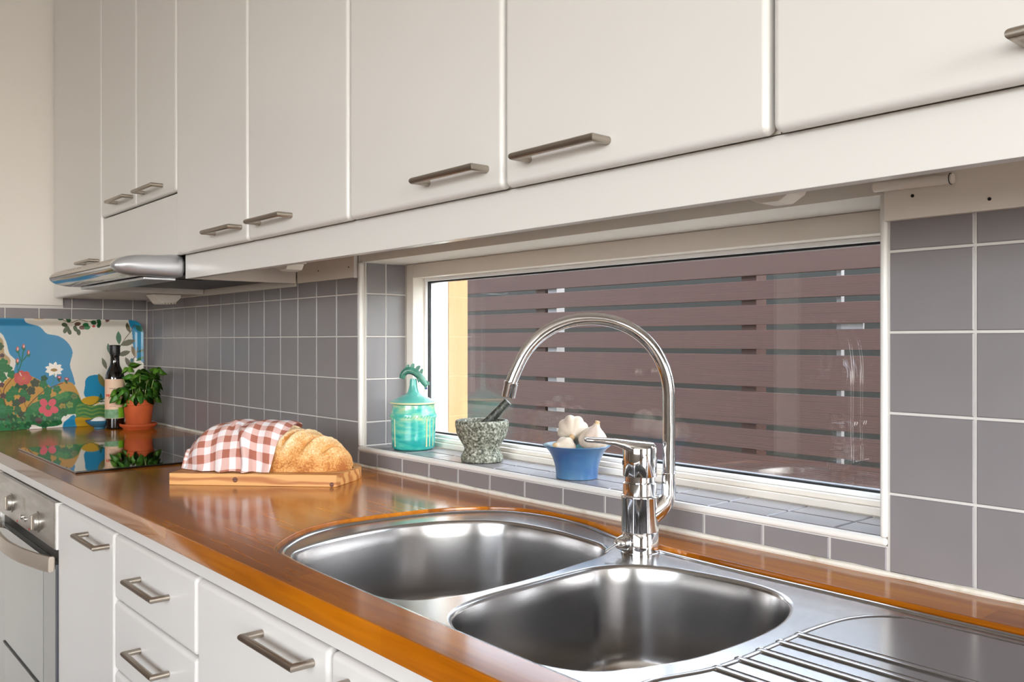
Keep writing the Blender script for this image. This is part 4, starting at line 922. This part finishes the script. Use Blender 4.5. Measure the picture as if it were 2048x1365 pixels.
# loaf
BL, S0 = .351, .004
def loaf_surface(s, th, grow=0.0):
    """s in 0..1 along the loaf, th 0..pi over the top from the room side; local board coordinates"""
    e = abs(2 * s - 1); k = (1 - e ** (3.2 if s < .5 else 2.5)) ** .5 if e < 1 else 0.0
    W = .0640 * k ** .9 + grow; H = (.091 - .016 * max(0, s - .5) * 2) * k ** .9 + grow
    c, s_ = math.cos(th), math.sin(th)
    yy = -W * math.copysign(abs(c) ** .8, c); zz = H * abs(s_) ** .82
    return np.array([S0 + BL * s, .0905 + yy, zz])
bm = bmesh.new(); ns, nt_ = 150, 72; rows = []
sl_w = {}; slash = [.60, .725, .845, .955]
for i in range(ns + 1):
    s = min(max(i / ns, .0005), .9995); row = []
    for j in range(nt_ + 1):
        th = PI * j / nt_; p = loaf_surface(s, th)
        for s_i in slash:      # diagonal scores across the crust
            cc = s_i - .11 * math.cos(th) - .02; d = (s - cc) / .020
            wgt = max(0, 1 - ((th - 1.35) / 1.0) ** 2)
            sl_w[(i, j)] = max(sl_w.get((i, j), 0), math.exp(-(d * .9) ** 2) * wgt * (s > .56)); dep = (-.0110 * math.exp(-(d * 1.2) ** 2) + .0050 * math.exp(-((d - 1.5) / .8) ** 2)) * wgt * min(1, max(0, (s - .56) / .06))
            nrm = np.array([0, -math.cos(th), math.sin(th)]); p = p + nrm * dep
        p = p + np.array([0, -math.cos(th), math.sin(th)]) * (.0010 * math.sin(s * 61 + th * 9) * math.sin(th * 13 + s * 17))
        p[2] = max(p[2], 0.0)
        row.append(bm.verts.new(p))
    rows.append(row)
for a, b_ in zip(rows[:-1], rows[1:]):
    for j in range(nt_):
        fc = bm.faces.new((a[j], b_[j], b_[j + 1], a[j + 1])); fc.material_index = 1 if sl_w.get((rows.index(a), j), 0) > .42 else 0
for i in range(ns): bm.faces.new((rows[i][0], rows[i][nt_], rows[i + 1][nt_], rows[i + 1][0]))
bmesh.ops.remove_doubles(bm, verts=bm.verts, dist=1e-6); bmesh.ops.recalc_face_normals(bm, faces=bm.faces)
lf = obj('bread_loaf', bm, 'crust', None, smooth=True); lf.data.materials.append(MATS['crust_slash']); lf.location = (FL.x, FL.y, .9242); lf.rotation_euler = (0, 0, ang)
tag(lf, 'oblong floury bread loaf with scored crust on the board', 'bread')
lf.data.polygons.foreach_set('use_smooth', [True] * len(lf.data.polygons))
# towel
bm = bmesh.new(); uvl = bm.loops.layers.uv.new('UVMap'); ns, nt_ = 120, 110; rows = []; UVm = {}
for i in range(ns + 1):
    row = []
    for j in range(nt_ + 1):
        v = j / nt_; th = PI * (v * 1.0)
        edge = .585 + .065 * math.sin(th) ** 1.5 - .015 * math.cos(th) + .006 * math.sin(th * 7)
        s = -.012 + (edge + .012) * (i / ns); sc2 = min(max(s, .012), .99)
        p = loaf_surface(sc2, th, .0035)
        out = np.array([0, -math.cos(th), math.sin(th)])
        fold = .0040 * math.sin(s * 44 + 1.3 * math.sin(th * 2.0) + 2 * math.cos(th)) * (.35 + .65 * abs(math.cos(th))) + .0022 * math.sin(s * 21 - th * 3.1 + 1)
        wr = .010 * math.exp(-((s - .27 - .16 * math.cos(th)) / .022) ** 2) * max(0, math.cos(th) + .15) - .008 * math.exp(-((s - .235 - .16 * math.cos(th)) / .022) ** 2) * max(0, math.cos(th) + .15)
        p = p + out * max(.0012, fold + wr + .0045)
        if s < .012: p[0] += BL * (s - .012)
        low = max(0, 1 - abs(math.sin(th)) / .16)          # hem resting on the board
        p[1] += -math.copysign(1, math.cos(th)) * low ** 1.5 * (.006 + .004 * math.sin(s * 50)); p[2] = max(p[2], .0012 + .0015 * (1 + math.sin(s * 60)))
        if low > 0: p[2] = max(.0010, p[2] * (1 - .5 * low))
        vt = bm.verts.new(p); UVm[vt] = (s * BL / .0285 + .10 * math.sin(th * 2), v * .236 / .0285 + .16 * math.sin(s * 13)); row.append(vt)
    rows.append(row)
for a, b_ in zip(rows[:-1], rows[1:]):
    for j in range(nt_): bm.faces.new((a[j], b_[j], b_[j + 1], a[j + 1]))
for f in bm.faces:
    for lp in f.loops: lp[uvl].uv = UVm[lp.vert]
me = bpy.data.meshes.new('checked_towel'); bm.to_mesh(me); bm.free()
tw = obj('checked_towel', me, 'gingham', None, smooth=False); me.polygons.foreach_set('use_smooth', [True] * len(me.polygons))
tw.location = lf.location; tw.rotation_euler = lf.rotation_euler
sm = tw.modifiers.new('thickness', 'SOLIDIFY'); sm.thickness = .0014; sm.offset = 1
tag(tw, 'brown and white checked cloth wrapped over the bread loaf', 'towel')

# ================================================================== ON THE WINDOW SILL
ZL = .9466
jr = empty('lidded_jar', (1.5965, .0600, ZL)); tag(jr, 'turquoise glazed ceramic jar with a fish-shaped lid knob', 'jar')
S_ = 1 / 5853 * .985
jp = [(238, 1268), (262, 1262), (288, 1235), (297, 1120), (300, 1000), (302, 900), (304, 860), (308, 835), (306, 800), (300, 775), (292, 740), (286, 710), (282, 680), (280, 664)]
lathe_obj('body', [(r * S_, (1268 - y) * S_) for r, y in jp], 'glaze', jr, 64)
bm = bmesh.new()     # rope band
for k in range(44):
    a = 2 * PI * k / 44; a2 = a + .09; tube(bm, [(306 * S_ * math.cos(a), 306 * S_ * math.sin(a), (1268 - 835) * S_), (309 * S_ * math.cos(a2), 309 * S_ * math.sin(a2), (1268 - 803) * S_)], .0016, 6)
ob = obj('rope_band', bm, 'glaze', jr, smooth=True)
for a_, w_ in ((-.95, .0011), (.62, .0016), (.80, .0010), (1.05, .0008)):      # raised cream glaze runs
    va = math.atan2(-1.0649 - .06, 3.2404 - 1.5965) + a_
    tube_obj('glaze_run', [(303 * S_ * math.cos(va), 303 * S_ * math.sin(va), (1268 - 850) * S_), (301 * S_ * math.cos(va), 301 * S_ * math.sin(va), (1268 - 1000) * S_), (296 * S_ * math.cos(va), 296 * S_ * math.sin(va), (1268 - 1215) * S_)], w_, 'glaze_cream', jr, 6)
lid = lathe_obj('lid', [(r * S_, (1268 - y) * S_) for r, y in [(270, 662), (312, 655), (316, 640), (310, 625), (285, 612), (262, 606), (235, 590), (180, 560), (120, 535), (90, 520), (72, 490), (60, 450), (52, 400), (48, 350), (44, 320)]], 'glaze_lid', jr, 56)
lathe_obj('lid_edge', [(r * S_, (1268 - y) * S_) for r, y in [(310, 653), (319, 648), (319, 634), (311, 628)]], 'glaze_cream', lid, 56, cap0=False, cap1=False)
def jpt(x, y, dep=0.0): return r_ * ((x - 415) * S_) + Vector((0, 0, (1268 - y) * S_)) + f_ * dep
fish_pts = [jpt(x, y) for x, y in catmull([(262, 318), (278, 262), (330, 215), (400, 215), (470, 258), (525, 320), (560, 372), (590, 410)], 5, False)]
kf = len(fish_pts); fr_ = [(.0040 + .0046 * math.sin(PI * min(1, (i + 5) / (kf + 6))) ** .8) for i in range(kf)]
fk = tube_obj('fish_knob', fish_pts, fr_, 'glaze_fish', lid, 18)
for (x, y, w_, h_, rot) in ((335, 165, 26, 62, .35), (402, 155, 30, 70, .2), (476, 176, 28, 66, .6), (524, 218, 22, 56, .25)):
    bm = bmesh.new(); pts_ = [(-w_, h_ * .5), (-w_ * .9, -h_ * .2), (-w_ * .2, -h_ * .62), (w_ * .7, -h_ * .6), (w_ * .9, -h_ * .1), (w_, h_ * .5)]
    A = []; B = []
    for (a, b_) in pts_:
        xa = x + a * math.cos(rot) - b_ * math.sin(rot); ya = y + a * math.sin(rot) + b_ * math.cos(rot); A.append(bm.verts.new(jpt(xa, ya, .0015))); B.append(bm.verts.new(jpt(xa, ya, -.0015)))
    bm.faces.new(A); bm.faces.new(list(reversed(B)))
    for i in range(6): bm.faces.new((A[i], B[i], B[(i + 1) % 6], A[(i + 1) % 6]))
    bmesh.ops.recalc_face_normals(bm, faces=bm.faces); obj('fin', bm, 'glaze_fish', fk)
bm = bmesh.new(); pts_ = [(560, 340), (600, 345), (632, 372), (634, 405), (606, 408), (596, 430), (600, 462), (572, 465), (560, 420), (538, 385)]
A = [bm.verts.new(jpt(x, y, .0022)) for x, y in pts_]; B = [bm.verts.new(jpt(x, y, -.0022)) for x, y in pts_]
bm.faces.new(A); bm.faces.new(list(reversed(B)))
for i in range(len(A)): bm.faces.new((A[i], B[i], B[(i + 1) % len(A)], A[(i + 1) % len(A)]))
bmesh.ops.recalc_face_normals(bm, faces=bm.faces); obj('tail', bm, 'glaze_fish', fk)
tube_obj('mouth_line', [jpt(x, y, .0070) for x, y in catmull([(318, 268), (335, 250), (400, 258), (460, 300)], 4, False)], .0011, 'glaze_fish_dark', fk, 6)
lathe_obj('tail_dot', [(.0005, 0), (.0026, .001), (.0028, .0035), (.0015, .006)], 'glaze_blue', fk, 12, tuple(jpt(588, 466)))
tube_obj('belly_fin', [jpt(485, 320, .004), jpt(490, 352, .005), jpt(488, 372, .005)], [.0035, .0022, .0008], 'glaze_fish', fk, 8)
# ---- mortar and pestle
mo = lathe_obj('mortar', [(r / 4.096 / 958, (920 - y) / 4.096 / 958) for r, y in [(152, 920), (166, 914), (170, 890), (164, 866), (148, 840), (140, 818), (150, 790), (174, 750), (200, 706), (208, 672), (209, 652), (214, 645), (215, 606), (209, 592), (198, 587), (184, 592), (176, 625), (160, 700), (120, 752), (50, 772), (4, 775)]], 'granite', None, 64)
mo.location = (1.8560, .0510, ZL); tag(mo, 'speckled grey granite mortar on the window sill', 'mortar')
pe = empty('pestle', (1.8560, .0510, ZL)); tag(pe, 'dark granite pestle leaning in the mortar', 'pestle')
ps = 4.096 * 958
p0 = r_ * (-50 / ps) + Vector((0, 0, (920 - 705) / ps)); p1 = r_ * (210 / ps) + Vector((0, 0, (920 - 440) / ps))
dv = (p1 - p0); Lp = dv.length; dv = dv.normalized()
lathe_obj('shaft', [(.0040, -.012), (.0105, -.009), (.0135, -.001), (.0130, .012), (.0105, .03), (.0092, .05), (.0088, Lp - .004), (.0086, Lp - .001)], 'granite_dark', pe, 32, tuple(p0), axis=tuple(dv))
lathe_obj('cut_end', [(.0086, Lp - .0009), (.0080, Lp), (.001, Lp + .0002)], 'granite_cut', pe, 32, tuple(p0), axis=tuple(dv))
# ---- blue bowl with garlic
BSC = 4.096 * 1090
bl_loc = Vector((2.1330, .0465, ZL))
bw = empty('garlic_bowl', bl_loc); tag(bw, 'flared blue ceramic bowl holding garlic bulbs', 'bowl')
bpf = [(160, 1054), (168, 1050), (168, 1030), (172, 980), (180, 940), (196, 890), (220, 845), (248, 812), (268, 798)]
lathe_obj('outer_wall', [(r / BSC, (1054 - y) / BSC) for r, y in bpf] + [(272 / BSC, (1054 - 793) / BSC), (268 / BSC, (1054 - 789) / BSC)], 'bowl_blue', bw, 64, cap1=False)
lathe_obj('inner_wall', [(r / BSC, (1054 - y) / BSC) for r, y in [(267.5, 789), (256, 793), (236, 812), (208, 848), (184, 895), (168, 945), (150, 990), (80, 1008), (3, 1010)]], 'bowl_inner', bw, 64, cap0=False)
def garlic(label, p, R, tilt, spin):
    t = empty('garlic_bulb', p); t.rotation_euler = (tilt[0], tilt[1], spin); tag(t, label, 'garlic', 'garlic bulbs in the blue bowl')
    bm = bmesh.new(); n_ = 60; rings = []
    prof = [(.12, -.78), (.45, -.76), (.78, -.60), (.97, -.28), (1.0, .02), (.90, .34), (.68, .60), (.42, .80), (.26, .96), (.20, 1.12)]
    P = catmull(prof, 3, False)
    for (r, z) in P:
        row = []
        for i in range(n_):
            a = 2 * PI * i / n_; lob = 1 + .13 * (abs(math.cos(a * 4.0)) - .6) * min(1, r * 1.2) * (1 - .4 * max(0, z))
            row.append(bm.verts.new((R * r * lob * math.cos(a), R * r * lob * math.sin(a), R * z)))
        rings.append(row)
    for a, b_ in zip(rings[:-1], rings[1:]):
        for i in range(n_): bm.faces.new((a[i], a[(i + 1) % n_], b_[(i + 1) % n_], b_[i]))
    bm.faces.new(list(reversed(rings[0]))); bm.faces.new(rings[-1])
    obj('bulb', bm, 'garlic', t, smooth=True)
    lathe_obj('neck', [(R * .21, R * 1.10), (R * .16, R * 1.2), (R * .18, R * 1.3), (R * .10, R * 1.34)], 'garlic_neck', t, 14)
    lathe_obj('root_plate', [(R * .05, -R * .84), (R * .18, -R * .82), (R * .22, -R * .76)], 'garlic_neck', t, 14)
def bpt(x, y, dep=0.0): return bl_loc + r_ * ((x - 1613) / BSC) + f_ * dep + Vector((0, 0, (1054 - y) / BSC))
garlic('topmost garlic bulb in the blue bowl, at the back', bpt(1590, 690, -.030), .0272, (1.9, .5), .9)
garlic('garlic bulb with its tip up, behind the tap lever', bpt(1738, 742, .012), .0255, (-.12, .22), .3)
garlic('lowest garlic bulb at the near rim of the blue bowl', bpt(1508, 815, .014), .0212, (1.2, -.4), .2)

# ================================================================== OUTSIDE THE WINDOW
struct(box('ground_outside', -12, 14, .22, 14, -.25, -.15, 'ground'), 'grey ground outside behind the slat fence')
fe = empty('slat_fence', (-.5, 2.8, -.15)); tag(fe, 'brown horizontal slat fence outside the window', 'fence'); FP = fe.location
gaps = [1.515, 1.390, 1.2617, 1.1367, .9434, .7516, .6217, .497, .372, .247, .122]
hg = .0138
edges_ = [(2.075, 2.30), (1.845, 2.047), (gaps[0] + hg, 1.817)] + [(gaps[i + 1] + hg, gaps[i] - hg) for i in range(len(gaps) - 1)]
for i, (z0, z1) in enumerate(edges_):
    o = box('slat', -4.6, 3.6, 2.80, 2.828, z0, z1, 'fence_wood', fe, .002); o.location = -FP; o.location.x += random.uniform(-.3, .3)
for xp in (-3.9, -1.02 + .045, .62, 2.3):
    o = box('post', xp - .045, xp + .045, 2.8285, 2.92, -.15, 2.32, 'fence_wood', fe, .002); o.location = -FP
o = box('support', -.905, -.822, 2.8285, 2.90, -.15, 2.30, 'snow_white', fe, .002); o.location = -FP
o = box('support', 1.10, 1.125, 2.84, 2.87, -.15, 1.72, 'snow_white', fe, .002); o.location = -FP
o = box('bracket', 1.13, 1.24, 2.8285, 2.84, 1.22, 1.30, 'snow_white', fe, .001); o.location = -FP
struct(box('wall_neighbour', -14, 10, 3.9, 4.1, -.2, 1.95, 'neighbour'), 'grey wall of a neighbouring building seen through the slats')
